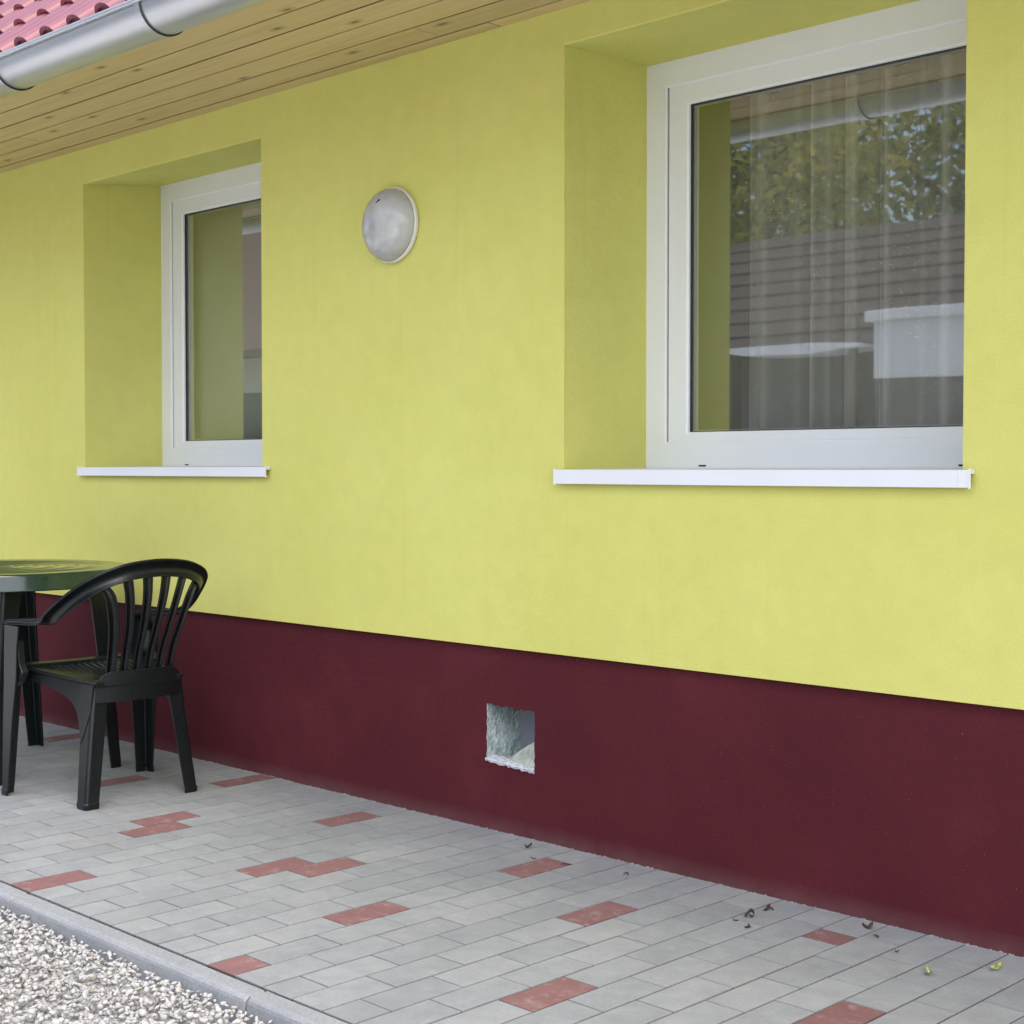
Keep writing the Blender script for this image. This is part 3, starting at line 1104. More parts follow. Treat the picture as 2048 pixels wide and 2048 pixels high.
# ------------------------------------------------------------------ wall lamp
lx, lz = -3.688, 1.877
lamp = empty('wall_lamp', (lx, 0, lz))
lamp.scale = (.94, .94, .94)
tag(lamp, 'round glass bulkhead lamp on the yellow wall between the two windows', 'wall lamp')
b = MB()
b.lathe([(.118, .001), (.127, .004), (.1285, .008), (.1285, .016), (.1275, .019), (.1245, .020), (.121, .017), (.116, .008), (.001, .006)], 56, axis=1)
b.build('base_ring', MT['white'], lamp, smooth=True, bevel=0)
b = MB()
prof_l = []
for t in np.linspace(0, math.pi / 2, 12):
    prof_l.append((.1240 * math.cos(t) ** .85 if t < math.pi / 2 - .01 else .0005, .0175 + .072 * math.sin(t)))
b.lathe(prof_l, 56, axis=1)
b.build('diffuser', MT['dome'], lamp, smooth=True)
b = MB()
b.tube([(-.02, -.022, .052), (.018, -.022, .012)], [.013, .017], 14)
b.build('lamp_holder', MT['duct'], lamp, smooth=True)
b = MB()
ringb = []
for t in np.linspace(0.05, math.pi - .05, 9):
    q = 0.034 * math.sin(t)
    cx, cz = .045 - .034 * math.cos(t) * .7 - .03, -.012 + .04 * math.cos(t) * .7
    ringb.append([(cx + q * math.cos(u) * .7, -.027 + q * .6 * math.sin(u), cz + q * math.cos(u) * .7) for u in np.linspace(0, 2 * math.pi, 12, endpoint=False)])
b.loft(ringb)
b.build('bulb', MT['white'], lamp, smooth=True)
b = MB()
b.box(-.010, .014, -.0800, -.0775, .062, .0665)
b.v = [(x, y, z + (x + .010) * .55) for x, y, z in b.v]
b.build('dead_insect', MT['dark'], lamp)

# ------------------------------------------------------------------ curtains behind the panes


def curtain(name, x0, x1, y, z0, z1, fold, label, seed):
    r = random.Random(seed)
    b = MB()
    nx = 260
    rings = []
    for i in range(nx + 1):
        x = x0 + (x1 - x0) * i / nx
        u = (x - x0) / fold
        ph = 2 * math.pi * (u + .22 * math.sin(u * 1.7 + seed))
        yy = y + .030 * math.sin(ph) + .012 * math.sin(2.3 * ph + 1)
        xx = x + .012 * math.cos(ph)
        rings.append([(xx, yy, z0), (xx + .001, yy + .002, (z0 + z1) / 2), (xx, yy * .98 + y * .02, z1)])
    b.loft(rings, cap=False, closed=False)
    o = b.build(name, MT['curtain'], None, smooth=True)
    tag(o, label, 'curtain')
    return o


curtain('curtain', -2.690, -1.62, .512, .75, 2.40, .145, 'sheer grey curtain with woven flecks behind the right window pane', 2)

m_, n_, l_, p_ = new_mat('plain_net')
p_.inputs['Base Color'].default_value = (0.42, 0.42, 0.34, 1)
p_.inputs['Roughness'].default_value = 0.95
MT['net'] = m_
m_, n_, l_, p_ = new_mat('dark_net')
p_.inputs['Base Color'].default_value = (0.27, 0.265, 0.21, 1)
p_.inputs['Roughness'].default_value = 0.95
MT['net2'] = m_


def flat_net(x0, x1, y, label, mat='net'):
    b = MB()
    rings = []
    for i in range(121):
        x = x0 + (x1 - x0) * i / 120
        yy = y + .006 * math.sin(x * 9.0) + .003 * math.sin(x * 23.0)
        rings.append([(x, yy, .72), (x, yy, 2.44), (x, yy + .003, 2.44), (x, yy + .003, .72)])
    b.loft(rings)
    o = b.build('curtain', MT[mat], None, smooth=True)
    tag(o, label, 'curtain')


flat_net(-3.10, -1.50, .60, 'plain pale drape hanging behind the flecked sheer curtain in the right window', 'net2')
flat_net(-5.80, -4.20, .472, 'plain pale drape closing off the left window behind its pane')

# ------------------------------------------------------------------ paving
K0, PP, W = -3.633, .1022, 1.305
pav = MB()
pav.add([(-7.6, -W, -.0024), (.6, -W, -.0024), (.6, PLY, -.0024), (-7.6, PLY, -.0024)], [(0, 1, 2, 3)])
pavement = pav.build('pavement', MT['sand'], None)
tag(pavement, 'grey block paved path with scattered red blocks along the house wall', None, None, 'structure')


def paver_mesh(L, wdt, name):
    b = MB()
    c = .0004
    h0, h1 = -.055, -.0
    x, y = wdt / 2 - .0026, L / 2 - .0022
    b.loft([[(-x, -y, h0), (x, -y, h0), (x, y, h0), (-x, y, h0)], [(-x, -y, h1 - c), (x, -y, h1 - c), (x, y, h1 - c), (-x, y, h1 - c)],
            [(-x + c * .35, -y + c * .35, h1 - c * .35), (x - c * .35, -y + c * .35, h1 - c * .35), (x - c * .35, y - c * .35, h1 - c * .35), (-x + c * .35, y - c * .35, h1 - c * .35)],
            [(-x + c, -y + c, h1), (x - c, -y + c, h1), (x - c, y - c, h1), (-x + c, y - c, h1)]])
    me = bpy.data.meshes.new(name)
    me.from_pydata(b.v, [], b.f)
    return b, me


PM = {}


def get_paver(L, mat):
    key = (round(L, 3), mat)
    if key not in PM:
        bb_, me = paver_mesh(L, PP, 'paver')
        me.materials.append(MT[mat])
        bm = bmesh.new()
        bm.from_mesh(me)
        bmesh.ops.recalc_face_normals(bm, faces=bm.faces)
        bm.to_mesh(me)
        bm.free()
        PM[key] = me
    return PM[key]


RED = {(-1, .1), (8, .05), (-4, .6), (-5, .7), (2, .6), (3, .7), (-1, 1.1), (7, .5), (7, 1.1), (11, .9), (14, .4), (19, .7), (-8, 1.2), (-11, .9), (-20, 1.2)}
shown = []
outlying = MB()
for i in range(-38, 41):
    x = K0 + (i + .5) * PP
    full = (i % 2 == 1)
    segs = []
    y = 0.0
    lens = [.2] * 6 + [.1245] if full else [.1] + [.2] * 5 + [.2235]
    if i == 16:
        lens = [.1] + [.2] * 5 + [.085, .1385]
    for L in lens:
        if L > .02:
            segs.append((y + L / 2, L))
        y += L
    for yc, L in segs:
        if yc + L / 2 > W + .018:
            L2 = W + .0175 - (yc - L / 2)
            yc = yc - L / 2 + L2 / 2
            L = L2
        Y = -W + yc
        red = any(ri == i and abs(ry - yc) < .03 for ri, ry in RED) or (i == 16 and abs(yc - 1.1425) < .01)
        # in view: bounded by the picture's lower right edge, its left edge and the wall
        d = Vector((x, Y, 0)) - cam.location
        zc = d.dot(fw)
        ok = False
        if zc > .3:
            u = 1024 + F_PX * d.dot(rt) / zc
            vv_ = 1024 - F_PX * d.dot(up) / zc
            ok = -60 < u < 2110 and vv_ < 2110
        shown.append((ok, x, Y, L, red, zc))
shown.sort(key=lambda t: (not t[0], t[5] if t[0] else 0))
n_ind = 0
for ok, x, Y, L, red, zc in shown:
    dz, rx, ry_, rz = rng.uniform(-.0007, .0004), rng.uniform(-.003, .003), rng.uniform(-.006, .006), rng.uniform(-.004, .004)
    if ok and n_ind < 298:
        n_ind += 1
        o = bpy.data.objects.new('paver', get_paver(L, 'red_paver' if red else 'paver'))
        COL.objects.link(o)
        o.parent = pavement
        o.location = (x, Y, dz)
        o.rotation_euler = (rx, ry_, rz)
        if red:
            o['label'] = 'red paving block among the grey'
    else:
        bb_, _me = paver_mesh(L, PP, 'tmp')
        bpy.data.meshes.remove(_me)
        mt = Matrix.Translation((x, Y, dz)) @ Matrix.Rotation(rz, 4, 'Z') @ Matrix.Rotation(ry_, 4, 'Y') @ Matrix.Rotation(rx, 4, 'X')
        outlying.add([mt @ Vector(v) for v in bb_.v], bb_.f, 1 if red else 0)
oo = outlying.build('outlying_pavers', [MT['paver'], MT['red_paver']], pavement)
tag(oo, kind='stuff')

# sand and grit swept against the foot of the wall
b = MB()
r_ = random.Random(31)
for i in range(1500):
    x = r_.uniform(-6.8, -.2)
    dens = .35 + .65 * max(0, math.sin(x * 3.1) * math.sin(x * 7.7 + 1))
    if r_.random() > dens:
        continue
    y = PLY - abs(r_.gauss(0, .006))
    q = r_.uniform(.0010, .0032)
    h_ = q * r_.uniform(.5, 1.1)
    a0 = r_.uniform(0, 6.28)
    ring_ = [(x + q * 1.5 * r_.uniform(.6, 1.2) * math.cos(a0 + k * 1.2566), y + q * r_.uniform(.6, 1.2) * math.sin(a0 + k * 1.2566), -.001) for k in range(5)]
    b.add(ring_ + [(x, y, h_)], [(0, 1, 5), (1, 2, 5), (2, 3, 5), (3, 4, 5), (4, 0, 5)])
grit = b.build('grit', simple('pale_grit', (0.34, 0.32, 0.30), 0.95, 0.2, var=0.4, vscale=150, bump=1.0, bscale=300, bdist=0.003), None)
tag(grit, 'pale sand and grit along the foot of the maroon plinth', None, None, 'stuff')

# kerb
kerb = empty('kerb', (0, -W, 0))
tag(kerb, 'low grey concrete kerb edging between the paving and the gravel', None, None, 'structure')
KJ = -3.628
for k in range(-4, 5):
    xa, xb = KJ + k * 1.040, KJ + (k + 1) * 1.040
    b = MB()
    poly = [(-W - .002, -.20), (-W - .002, -.003), (-W - .004, -.0008), (-W - .043, -.001), (-W - .049, -.0035), (-W - .0535, -.009), (-W - .055, -.016), (-W - .0555, -.20)]
    xm = (xa + xb) / 2
    nseg = 8
    rr2 = random.Random(k + 50)
    rings = []
    hl = (xb - xa) / 2 - .0018
    xsr = [-hl, -hl + .004] + list(np.linspace(-hl + .05, hl - .05, nseg)) + [hl - .004, hl]
    for j, xx in enumerate(xsr):
        e = .004 if j in (0, len(xsr) - 1) else 0.0
        rings.append([(xx, (y + W + .035) * (1 - e * 6) - W - .035, z - (e if z > -.1 else 0) + rr2.uniform(-.0008, .0008)) for y, z in poly])
    b.loft(rings)
    o = b.build('kerb_stone', MT['kerb'], None, smooth=False)
    o.parent = kerb
    o.matrix_parent_inverse = Matrix.Translation((0, W, 0))
    o.location = (xm, rr2.uniform(-.002, .002), rr2.uniform(-.002, .001))
    o.rotation_euler = (0, R(rr2.uniform(-.15, .15)), R(rr2.uniform(-.12, .12)))

# ------------------------------------------------------------------ ground and gravel
b = MB()
b.add([(-160, -160, -.105), (160, -160, -.105), (160, 160, -.105), (-160, 160, -.105)], [(0, 1, 2, 3)])
gr = b.build('ground', MT['grass'], None)
tag(gr, 'rough grassy ground', None, None, 'structure')
b = MB()
b.add([(-40, -16.0, -.070), (26, -16.0, -.070), (26, -W - .05, -.070), (-40, -W - .05, -.070)], [(0, 1, 2, 3)])  # unseen yard stretched outward to bounce more light onto wall and soffit
yd = b.build('gravel_bed', MT['ground'], None)
tag(yd, 'pale gravel yard in front of the kerb', None, None, 'structure')


def build_gravel():
    r = np.random.default_rng(5)
    bm = bmesh.new()
    bmesh.ops.create_icosphere(bm, subdivisions=1, radius=1.0)
    bm.verts.ensure_lookup_table()
    base = np.array([v.co[:] for v in bm.verts])
    faces = np.array([[v.index for v in f.verts] for f in bm.faces])
    bm.free()
    protos = []
    for k in range(24):
        v = base * r.uniform(.8, 1.15, (len(base), 1))
        for _ in range(9):                       # chop with random planes: broken stone faces
            nrm = r.normal(size=3)
            nrm /= np.linalg.norm(nrm)
            d = r.uniform(.32, .72)
            s = v @ nrm
            ex = np.clip(s - d, 0, None)
            v = v - ex[:, None] * nrm
        v *= np.array([1.25, r.uniform(.6, 1.05), r.uniform(.45, .75)])
        protos.append(v)
    V, Fc = [], []
    off = 0
    def put(n, xa, xb, ya_, yb_, z0, z1, smin, smax):
        nonlocal off
        x = r.uniform(xa, xb, n)
        y = r.uniform(ya_, yb_, n)
        z = r.uniform(z0, z1, n)
        s = smin + (smax - smin) * r.beta(1.6, 3.2, n)
        for i in range(n):
            a, bb2, c = r.uniform(0, 2 * np.pi), r.normal(0, .45), r.normal(0, .45)
            ca_, sa_, cb, sb, cc, sc = np.cos(a), np.sin(a), np.cos(bb2), np.sin(bb2), np.cos(c), np.sin(c)
            Rz = np.array([[ca_, -sa_, 0], [sa_, ca_, 0], [0, 0, 1]])
            Ry = np.array([[cb, 0, sb], [0, 1, 0], [-sb, 0, cb]])
            Rx = np.array([[1, 0, 0], [0, cc, -sc], [0, sc, cc]])
            v = protos[r.integers(24)] @ (Rx @ Ry @ Rz).T * s[i]
            yy = min(y[i], -W - .057 - s[i] * .55)
            V.append(v + np.array([x[i], yy, z[i] - .2 * s[i]]))
            Fc.append(faces + off)
            off += len(base)
    put(12500, -4.4, -2.1, -2.25, -W - .07, -.064, -.034, .006, .018)
    put(2200, -4.4, -2.1, -2.25, -W - .07, -.034, -.022, .006, .016)
    put(500, -4.2, -2.2, -1.44, -W - .06, -.042, -.026, .006, .013)
    put(5500, -7.5, .4, -2.9, -W - .07, -.068, -.034, .008, .020)
    V = np.concatenate(V)
    Fc = np.concatenate(Fc)
    me = bpy.data.meshes.new('gravel')
    me.vertices.add(len(V))
    me.vertices.foreach_set('co', V.ravel().astype(np.float32))
    me.loops.add(Fc.size)
    me.loops.foreach_set('vertex_index', Fc.ravel().astype(np.int32))
    me.polygons.add(len(Fc))
    me.polygons.foreach_set('loop_start', np.arange(0, Fc.size, 3, dtype=np.int32))
    me.polygons.foreach_set('loop_total', np.full(len(Fc), 3, dtype=np.int32))
    me.update(calc_edges=True)
    me.validate()
    me.materials.append(MT['gravel'])
    o = bpy.data.objects.new('gravel', me)
    COL.objects.link(o)
    tag(o, 'loose white limestone chippings beside the kerb', None, None, 'stuff')


build_gravel()

# ------------------------------------------------------------------ table and chair


def l_leg(b, levels, sx, sy, t=.007):
    """levels: (z, corner x, corner y, arm x, arm y); an L section with its rounded corner outward (sx, sy)"""
    rings = []
    for z, cx, cy, ax, ay in levels:
        c = .010
        ring_ = [(cx - sx * ax, cy), (cx - sx * c, cy), (cx - sx * c * .3, cy - sy * c * .3), (cx, cy - sy * c), (cx, cy - sy * ay), (cx - sx * t, cy - sy * ay), (cx - sx * t, cy - sy * t * 1.3), (cx - sx * (t * 1.3), cy - sy * t), (cx - sx * ax, cy - sy * t)]
        rings.append([(x, y, z) for x, y in ring_])
    b.loft(rings)


table = empty('garden_table', (-5.285, -.565, 0))
tag(table, 'dark green round plastic garden table standing behind the chair', 'table')
TR, TZ = .472, .735
b = MB()
prof = [(.004, TZ - .001)]
for rr3 in (.055, .125, .200, .275, .345):
    prof += [(rr3 - .006, TZ - .0010), (rr3 - .003, TZ + .0018), (rr3 + .003, TZ + .0018), (rr3 + .006, TZ - .0010)]
prof += [(TR - .045, TZ - .001), (TR - .035, TZ + .001), (TR - .010, TZ + .001), (TR - .003, TZ - .002), (TR, TZ - .008), (TR + .001, TZ - .05), (TR + .004, TZ - .056), (TR + .003, TZ - .059), (TR - .004, TZ - .058), (TR - .006, TZ - .010), (.004, TZ - .008)]
b.lathe(prof, 96)
b.build('tabletop', MT['table'], table, smooth=True, bevel=0)
for sx in (-1, 1):
    for sy in (-1, 1):
        b = MB()
        ox, oy = .048, .045
        bx, by = ox + sx * .318, oy + sy * .255
        tx, ty = ox + sx * .306, oy + sy * .198
        l_leg(b, [(0.0, bx, by, .045, .045), (.02, bx - sx * .001, by - sy * .001, .046, .046), (.35, bx * .52 + tx * .48, by * .52 + ty * .48, .058, .058), (.60, bx * .18 + tx * .82, by * .18 + ty * .82, .068, .068), (.728, tx, ty, .085, .085)], sx, sy, .008)
        b.build('leg', MT['plastic'], table, bevel=.002)

chair = empty('garden_chair', (-4.57, -.52, 0))
tag(chair, 'dark plastic garden chair with slatted back standing by the maroon plinth', 'chair')
# rail: arms and back top in one sweep
half = [(-.232, .240, .573, 0, 1, -.1), (-.20, .242, .583, 0, 1, 0), (-.12, .244, .589, 0, 1, 0), (-.02, .246, .594, 0, 1, .02), (.04, .249, .603, 0, 1, .12), (.09, .254, .627, .1, .85, .5),
        (.15, .244, .663, .15, .72, .68), (.21, .226, .699, .18, .6, .78), (.25, .206, .723, .2, .5, .85), (.282, .170, .747, .25, .35, .92), (.305, .102, .769, .28, .15, 1)]
ctrl = [(x, -y, z, wx, -wy, wz) for x, y, z, wx, wy, wz in half] + [(.316, 0, .778, .3, 0, 1)] + [(x, y, z, wx, wy, wz) for x, y, z, wx, wy, wz in reversed(half)]
S = spline(ctrl, 5)
b = MB()
rings = []
for i, s in enumerate(S):
    p = Vector(s[:3])
    t = (Vector(S[min(i + 1, len(S) - 1)][:3]) - Vector(S[max(i - 1, 0)][:3])).normalized()
    w = Vector(s[3:])
    # the width vector points outward on both arms and up along the back
    w = (w - t * w.dot(t)).normalized()
    nn = t.cross(w).normalized()
    k = abs(i - (len(S) - 1) / 2) / ((len(S) - 1) / 2)
    hw = .028 if k > .5 else .028 + .002 * (1 - k / .5)
    th = .0075 + .0030 * min(1, max(0, (k - .45) / .2))
    cr = .004
    ring_ = []
    for a_, c_ in ((-1, -1), (1, -1), (1, 1), (-1, 1)):
        q = p + w * (a_ * hw) + nn * (c_ * th)
        qa = q - w * (a_ * cr)
        qc = q - nn * (c_ * cr)
        ring_ += [qa, qc] if (a_ * c_) > 0 else [qc, qa]
    rings.append([ring_[j] for j in range(8)])
b.loft(rings)
b.build('back_rail', MT['plastic'], chair, smooth=True)

# slats
for i in range(6):
    lb = -.109 + .218 * i / 5
    lt = -.176 + .352 * i / 5
    zt = float(np.interp(abs(lt), [0, .1, .165, .195], [.772, .760, .736, .709]))
    xt = float(np.interp(abs(lt), [0, .1, .165, .195], [.309, .298, .275, .243]))
    wide = .037 if i in (0, 5) else .031
    cp = [(.200 - .9 * lb ** 2, lb, .415, wide * .9), (.224 - 1.0 * lb ** 2, lb * 1.03, .50, wide * .9), (.262 - 1.1 * (lb * 1.15) ** 2, lb + (lt - lb) * .24, .59, wide * .95), (.294 - 1.2 * (lt * .85) ** 2, lb + (lt - lb) * .60, .685, wide), (xt, lt, zt, wide * 1.1)]
    SS = spline(cp, 5)
    b = MB()
    rings = []
    for j, s in enumerate(SS):
        x, y, z, ww = s
        yw = math.atan2(2.2 * y, 1.0)      # slats turn with the curve of the back
        cx, sx_ = math.cos(yw), math.sin(yw)
        th = .005
        ring_ = []
        for a_, c_ in ((-1, -1), (1, -1), (1, 1), (-1, 1)):
            for q in ((a_ * (ww / 2 - .003), c_ * th), (a_ * ww / 2, c_ * (th - .002))) if a_ * c_ > 0 else ((a_ * ww / 2, c_ * (th - .002)), (a_ * (ww / 2 - .003), c_ * th)):
                ly, lx_ = q
                ring_.append((x + lx_ * cx - ly * sx_, y + ly * cx + lx_ * sx_, z))
        rings.append(ring_)
    b.loft(rings)
    b.build('back_slat', MT['plastic'], chair, smooth=True)

# seat: rim, ribs, aprons
b = MB()


def seat_half(x):
    return .232 + (x + .20) * (-.067 / .40)


def seat_z(x):
    t = (x + .21) / .41
    return .432 - .028 * t + .010 * (2 * t - 1) ** 4 * (1 if t < .5 else .2)


xs_ = np.linspace(-.213, .20, 14)
for s in (-1, 1):
    rings = []
    for x in xs_:
        h = seat_half(x)
        z = seat_z(x)
        rings.append([(x, s * (h + .004), z - .004), (x, s * (h - .004), z + .002), (x, s * (h - .045), z - .001), (x, s * (h - .045), z - .012), (x, s * (h - .006), z - .012)])
    b.loft(rings)
rings = []
for y in np.linspace(-.232, .232, 17):
    z = seat_z(-.2) - .004 * (1 - (y / .232) ** 2)
    rings.append([(-.216, y, z - .022), (-.224, y, z - .010), (-.214, y, z + .001), (-.165, y, z), (-.165, y, z - .012), (-.205, y, z - .014)])
b.loft(rings)
rings = []
for y in np.linspace(-.160, .160, 13):
    z = seat_z(.17)
    rings.append([(.125, y, z), (.196, y, z + .004), (.196, y, z - .008), (.125, y, z - .012)])
b.loft(rings)
seat = b.build('seat', MT['plastic'], chair, smooth=False, bevel=.0015)
for i in range(15):
    k = -1 + 2 * i / 14
    b = MB()
    rings = []
    for x in np.linspace(-.168, .128, 9):
        h = (seat_half(x) - .050) * k
        z = seat_z(x) - .010 * (1 - k * k) * math.sin((x + .168) / .296 * math.pi)
        rings.append([(x, h - .0068, z - .010), (x, h + .0068, z - .010), (x, h + .0068, z - .001), (x, h - .0068, z - .001)])
    b.loft(rings)
    sub(b.build('seat_rib', MT['plastic'], None), seat)

# side aprons flowing into the rear legs
for s in (-1, 1):
    b = MB()
    bx_ = [-.205, -.13, -.05, .03, .068, .098, .118, .131, .140, .150, .165, .183]
    bz_ = [.385, .386, .368, .347, .330, .303, .272, .240, .205, .215, .255, .310]

    def apron_y(x, z):
        w = min(1, max(0, (x + .2) / .30))
        return (1 - w) * (seat_half(x) + (.42 - z) * .03) + w * (.1640 + (.405 - z) * .128)
    rings = []
    for x in list(np.linspace(-.205, .09, 14)) + [.098, .108, .118, .125, .131, .136, .140, .150, .165, .183]:
        zt_ = float(np.interp(x, [-.205, .0, .185], [.428, .415, .405]))
        zb_ = float(np.interp(x, bx_, bz_))
        col_ = [zb_ + (zt_ - zb_) * q for q in (0, .25, .5, .75, 1)]
        rings.append([(x, s * (apron_y(x, z) + .0012), z) for z in col_] + [(x, s * (apron_y(x, z) - .006), z) for z in reversed(col_)])
    b.loft(rings)
    b.build('side_apron', MT['plastic'], chair, smooth=True).data.set_sharp_from_angle(angle=R(50))
# rear apron: a deep curved band under the slats, with a second lip
b = MB()
rings = []
for y in np.linspace(-.158, .158, 15):
    x = .212 - .9 * y * y
    rings.append([(x + .004, y, .440 - .034 * min(1, max(0, (abs(y) - .128) / .030))), (x + .004, y, .395), (x - .002, y, .388), (x - .002, y, .338), (x - .009, y, .338), (x - .009, y, .436 - .034 * min(1, max(0, (abs(y) - .128) / .030)))])
b.loft(rings)
b.build('rear_apron', MT['plastic'], chair, bevel=.0015)
for sy in (-1, 1):
    b = MB()
    l_leg(b, [(0.0, .210, sy * .2130, .053, .050), (.018, .211, sy * .2140, .056, .053), (.022, .2085, sy * .2110, .053, .050), (.20, .196, sy * .1895, .060, .054), (.34, .186, sy * .1715, .066, .056), (.405, .182, sy * .1630, .070, .056)], 1, sy)
    # foot wedge
    b.add([(.206, sy * .202, .0), (.170, sy * .202, .0), (.206, sy * .166, .0), (.205, sy * .201, .045)], [(0, 1, 2), (0, 1, 3), (1, 2, 3), (2, 0, 3)])
    b.build('leg', MT['plastic'], chair, bevel=.002)
    b = MB()
    l_leg(b, [(0.0, -.228, sy * .283, .046, .046), (.018, -.229, sy * .284, .049, .049), (.022, -.226, sy * .281, .046, .046), (.25, -.224, sy * .277, .070, .060), (.40, -.223, sy * .273, .092, .066), (.50, -.222, sy * .272, .095, .055), (.575, -.221, sy * .270, .105, .050)], -1, sy)
    b.build('leg', MT['plastic'], chair, bevel=.002)
    # gusset joining the front post to the seat
    b = MB()
    b.prism([(-.215, .432), (-.215, .35), (-.135, .385), (-.105, .420), (-.128, .445), (-.138, .52), (-.215, .56)], 1, sy * .238, sy * .262)
    b.build('seat_gusset', MT['plastic'], chair, bevel=.002)

# ------------------------------------------------------------------ litter on the paving


def crumpled(b, r, L, wd, ht, n=9):
    """a little curled scrap: a wavy thick ribbon"""
    rings = []
    ph = r.uniform(0, 6)
    for i in range(n):
        t = i / (n - 1)
        w_ = wd * (.25 + .75 * math.sin(math.pi * min(max(t, .06), .94)))
        x = (t - .5) * L
        z = .003 + ht * (.45 + .55 * math.sin(t * 5 + ph)) * .6
        y = wd * .5 * math.sin(t * 3.4 + ph)
        rings.append([(x, y - w_ / 2, z + r.uniform(0, ht * .3)), (x, y, z - ht * .25), (x, y + w_ / 2, z + r.uniform(0, ht * .3)), (x, y, z + ht * .35)])
    b.loft(rings)
    zmin = min(v[2] for v in b.v)
    b.v = [(x, y, z - zmin) for x, y, z in b.v]


LIT = [
    ('fallen_leaf', 'curled pale green leaf lying on grey paving near the right edge', 'leaf', (-1.6507, -.2331), .036, .016, .010, 150, 'gleaf'),
    ('fallen_leaf', 'yellow and green crumpled leaf lying by the plinth at far right', 'leaf', (-1.5623, -.0926), .036, .014, .008, 120, 'ylf'),
    ('leaf_scrap', 'long forked dark scrap on the paving just left of the small cut red block', 'leaf scrap', (-2.180, -.082), .036, .009, .008, 95, 'litter'),
    ('leaf_scrap', 'dark upright clump of dried leaf beside the forked scrap', 'leaf scrap', (-2.1742, -.1636), .022, .013, .014, 40, 'litter'),
    ('leaf_scrap', 'dark crumb trail on a paving joint below the dried leaf clump', 'leaf scrap', (-2.1238, -.2442), .020, .010, .006, 130, 'litter'),
    ('leaf_scrap', 'small dark fleck left of the dried leaf clump', 'leaf scrap', (-2.176, -.2177), .011, .006, .004, 100, 'litter'),
    ('leaf_scrap', 'dark maroon lump against the plinth beside the small cut red block', 'leaf scrap', (-1.9182, -.0402), .022, .015, .012, 60, 'litter'),
    ('leaf_scrap', 'small dark fleck in front of the maroon lump by the plinth', 'leaf scrap', (-1.8653, -.0907), .011, .007, .005, 160, 'litter'),
    ('leaf_scrap', 'lone dark fleck on paving between the cut red block and the green leaf', 'leaf scrap', (-1.775, -.1506), .009, .006, .005, 20, 'litter'),
    ('leaf_scrap', 'round dark clump near the plinth right below the wall hole', 'leaf scrap', (-3.0297, -.0626), .020, .015, .011, 30, 'litter'),
    ('leaf_scrap', 'dark fleck lying on the red block below the wall hole', 'leaf scrap', (-2.9275, -.1466), .012, .007, .005, 70, 'litter'),
    ('leaf_scrap', 'flat dark sliver right of the red block below the wall hole', 'leaf scrap', (-2.8201, -.1268), .028, .006, .004, 60, 'litter'),
    ('leaf_scrap', 'dark speck on a joint between the sliver and the cut red block', 'leaf scrap', (-2.6343, -.0902), .012, .008, .006, 0, 'litter'),
]
for q, (nm, lab, cat, (x, y), L, wd, ht, ang, mt) in enumerate(LIT):
    b = MB()
    r_ = random.Random(q + 3)
    crumpled(b, r_, L, wd, ht)
    if 'forked' in lab:
        b2 = MB()
        crumpled(b2, r_, .022, .007, .007)
        b.add([(v[0] * .5 + .004, v[1] + v[0] * .8 - .006, v[2]) for v in b2.v], b2.f)
    if mt == 'ylf':
        b2 = MB()
        crumpled(b2, r_, .020, .014, .009)
        b.add([(v[0] - .018, v[1] + .004, v[2]) for v in b2.v], b2.f, 1)
        o = b.build(nm, [MT['ylf'], MT['gleaf']], None, smooth=True)
    else:
        o = b.build(nm, MT[mt], None, smooth=True)
    o.location = (x, y, .0)
    o.scale = (1.1, 1.1, 1.1)
    o.rotation_euler = (0, 0, R(ang))
    tag(o, lab, cat, 'leaf litter on the paving')

# ------------------------------------------------------------------ across the yard (seen only mirrored in the panes)
ob = empty('outbuilding', (-11.0, -9.0, 0))
tag(ob, 'low brown timber outbuilding with a dark red roof across the yard', 'outbuilding')


def opart(par_, mb, name, mat, off, **k):
    o = mb.build(name, mat, None, **k)
    o.parent = par_
    o.matrix_parent_inverse = Matrix.Translation(Vector(off) * -1)
    return o


oo_ = (-11.0, -9.0, 0)
b = MB()
b.box(-15.5, -3.5, -12.2, -8.0, -.1, 2.15)
opart(ob, b, 'wall', MT['greywood'], oo_)
b = MB()
b.loft([[(x, -7.5, 2.16), (x, -10.1, 3.66), (x, -12.7, 2.16), (x, -12.7, 2.10), (x, -10.1, 3.60), (x, -7.5, 2.10)] for x in (-15.9, -3.1)])
orf = opart(ob, b, 'roof', MT['brownroof'], oo_)
for c in range(9):
    for xk in range(2):
        s0, s1 = c / 9, (c + 1) / 9
        b = MB()
        xa_, xb_ = -15.9 + xk * 6.4, -15.9 + (xk + 1) * 6.4 - .004
        b.loft([[(x, -7.5 - 2.6 * s0 + .01, 2.185 + 1.5 * s0), (x, -7.5 - 2.6 * s1, 2.165 + 1.5 * s1), (x, -7.5 - 2.6 * s1, 2.155 + 1.5 * s1), (x, -7.5 - 2.6 * s0 + .01, 2.155 + 1.5 * s0)] for x in (xa_, xb_)])
        o = b.build('tile_course', MT['brownroof'], None)
        o.parent = orf

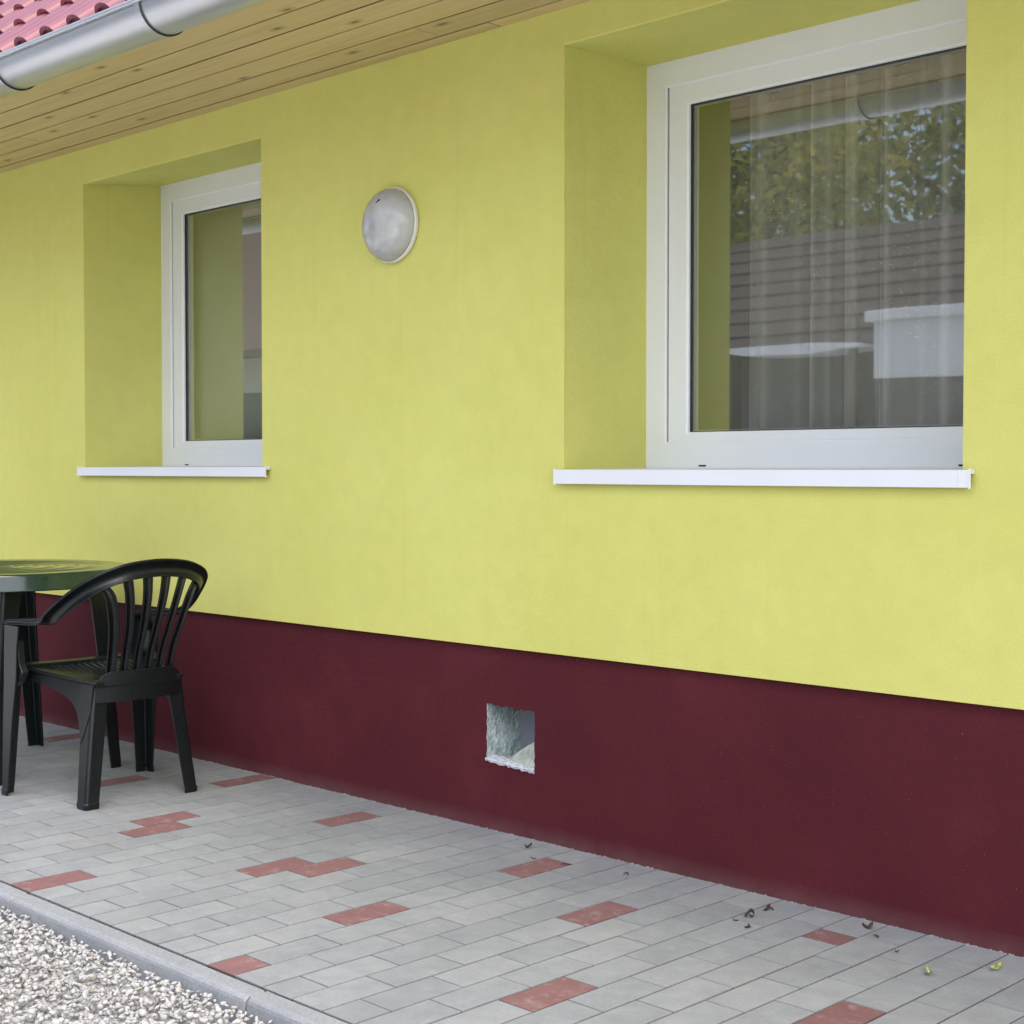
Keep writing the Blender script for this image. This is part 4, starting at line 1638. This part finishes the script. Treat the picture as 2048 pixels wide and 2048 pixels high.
fh = empty('neighbour_house', (-21.0, -10.0, 0))
tag(fh, 'pale neighbour house with a red roof far across the yard', 'house')
fo = (-21.0, -10.0, 0)
b = MB()
b.box(-28, -16.6, -16, -9.0, -.1, 2.7)
opart(fh, b, 'wall', MT['room'], fo)
b = MB()
b.loft([[(x, -8.4, 2.75), (x, -12.5, 5.6), (x, -16.6, 2.75), (x, -16.6, 2.65), (x, -12.5, 5.5), (x, -8.4, 2.65)] for x in (-28.4, -16.2)])
opart(fh, b, 'roof', MT['fadedroof'], fo)
for xx in (-26, -22.5, -19):
    b = MB()
    b.box(xx, xx + 1.1, -9.04, -8.98, 1.0, 2.2)
    opart(fh, b, 'window', MT['vanglass'], fo)

shed = empty('garden_shed', (-5.6, -7.2, -.09))
tag(shed, 'flat white shed with thin white canopy and grey planked base across the yard', 'shed')
so_ = (-5.6, -7.2, -.09)
b = MB()
b.box(-6.64, -4.0, -7.42, -6.95, 1.83, 2.30)
opart(shed, b, 'wall', MT['alu'], so_)
b = MB()
b.box(-6.64, -4.0, -7.40, -6.97, -.1, 1.828)
opart(shed, b, 'wall_base', MT['greywood'], so_)
b = MB()
b.box(-6.70, -3.94, -7.46, -6.89, 2.302, 2.39)
opart(shed, b, 'roof', MT['alu'], so_, bevel=.01)
b = MB()
b.loft([[(x, -7.3, zt_), (x, -6.85, zt_ - .01), (x, -6.85, zb_), (x, -7.3, zb_)] for x, zt_, zb_ in ((-8.15, 2.16, 2.12), (-7.9, 2.165, 2.08), (-7.2, 2.165, 2.06), (-6.75, 2.14, 2.10))])
opart(shed, b, 'canopy', MT['alu'], so_)
for xx in (-8.05, -6.85):
    b = MB()
    b.box(xx - .03, xx + .03, -7.0, -6.94, -.1, 2.10)
    opart(shed, b, 'post', MT['darkwood'], so_)

def tree(x, y, h, cr, seed, label, mat, n=2600, low=.32):
    t = empty('tree', (x, y, -.1))
    tag(t, label, 'tree', 'trees beyond the outbuilding')
    r = random.Random(seed)
    b = MB()
    b.tube([(0, 0, 0), (.05, .05, h * .25), (-.05, .1, h * .5), (0, 0, h * .85)], [.20, .16, .11, .03], 8)
    for k in range(7):
        a = r.uniform(0, 6.28)
        z0 = h * r.uniform(.3, .6)
        b.tube([(0, .05, z0), (math.cos(a) * cr * .5, math.sin(a) * cr * .5, z0 + h * .12), (math.cos(a) * cr * .85, math.sin(a) * cr * .85, z0 + h * .2)], [.07, .045, .015], 6)
    b.build('trunk', MT['bark'], t, smooth=True)
    cl = []
    for k in range(64):
        while True:
            p = Vector((r.uniform(-1, 1), r.uniform(-1, 1), r.uniform(-1, 1)))
            if p.length < 1:
                break
        cl.append((Vector((p.x * cr, p.y * cr, h * (low + 1) / 2 + p.z * h * (1 - low) / 2)), r.uniform(.45, .85) * cr * .5))
    b = MB()
    for k in range(n):
        c, rad = cl[r.randrange(len(cl))]
        d = Vector((r.gauss(0, .55), r.gauss(0, .55), r.gauss(0, .45))) * rad
        p = c + d
        u = Vector((r.gauss(0, 1), r.gauss(0, 1), r.gauss(0, 1))).normalized()
        w = u.orthogonal().normalized()
        s = r.uniform(.05, .11)
        b.add([p - u * s, p + w * s * .5, p + u * s, p - w * s * .5], [(0, 1, 2, 3)])
    b.build('crown', mat, t)


tree(-14.2, -14.5, 8.5, 2.4, 1, 'broad dark green tree behind the left end of the outbuilding', MT['leaf'], 8500)
tree(-12.0, -13.2, 7.9, 2.3, 2, 'tree with sunlight painted into its yellow-green leaves behind the middle of the outbuilding', MT['lit_leaf'], 8500)
tree(-9.2, -15.0, 8.0, 2.4, 3, 'dense green tree behind the right half of the outbuilding', MT['leaf'], 8500)
tree(-5.0, -15.5, 9.0, 2.6, 4, 'tall green tree behind the right end of the outbuilding', MT['leaf'], 8500)
tree(-15.8, -16.0, 9.0, 2.8, 5, 'tall green tree between the outbuilding and the neighbour house', MT['leaf'], 8000)
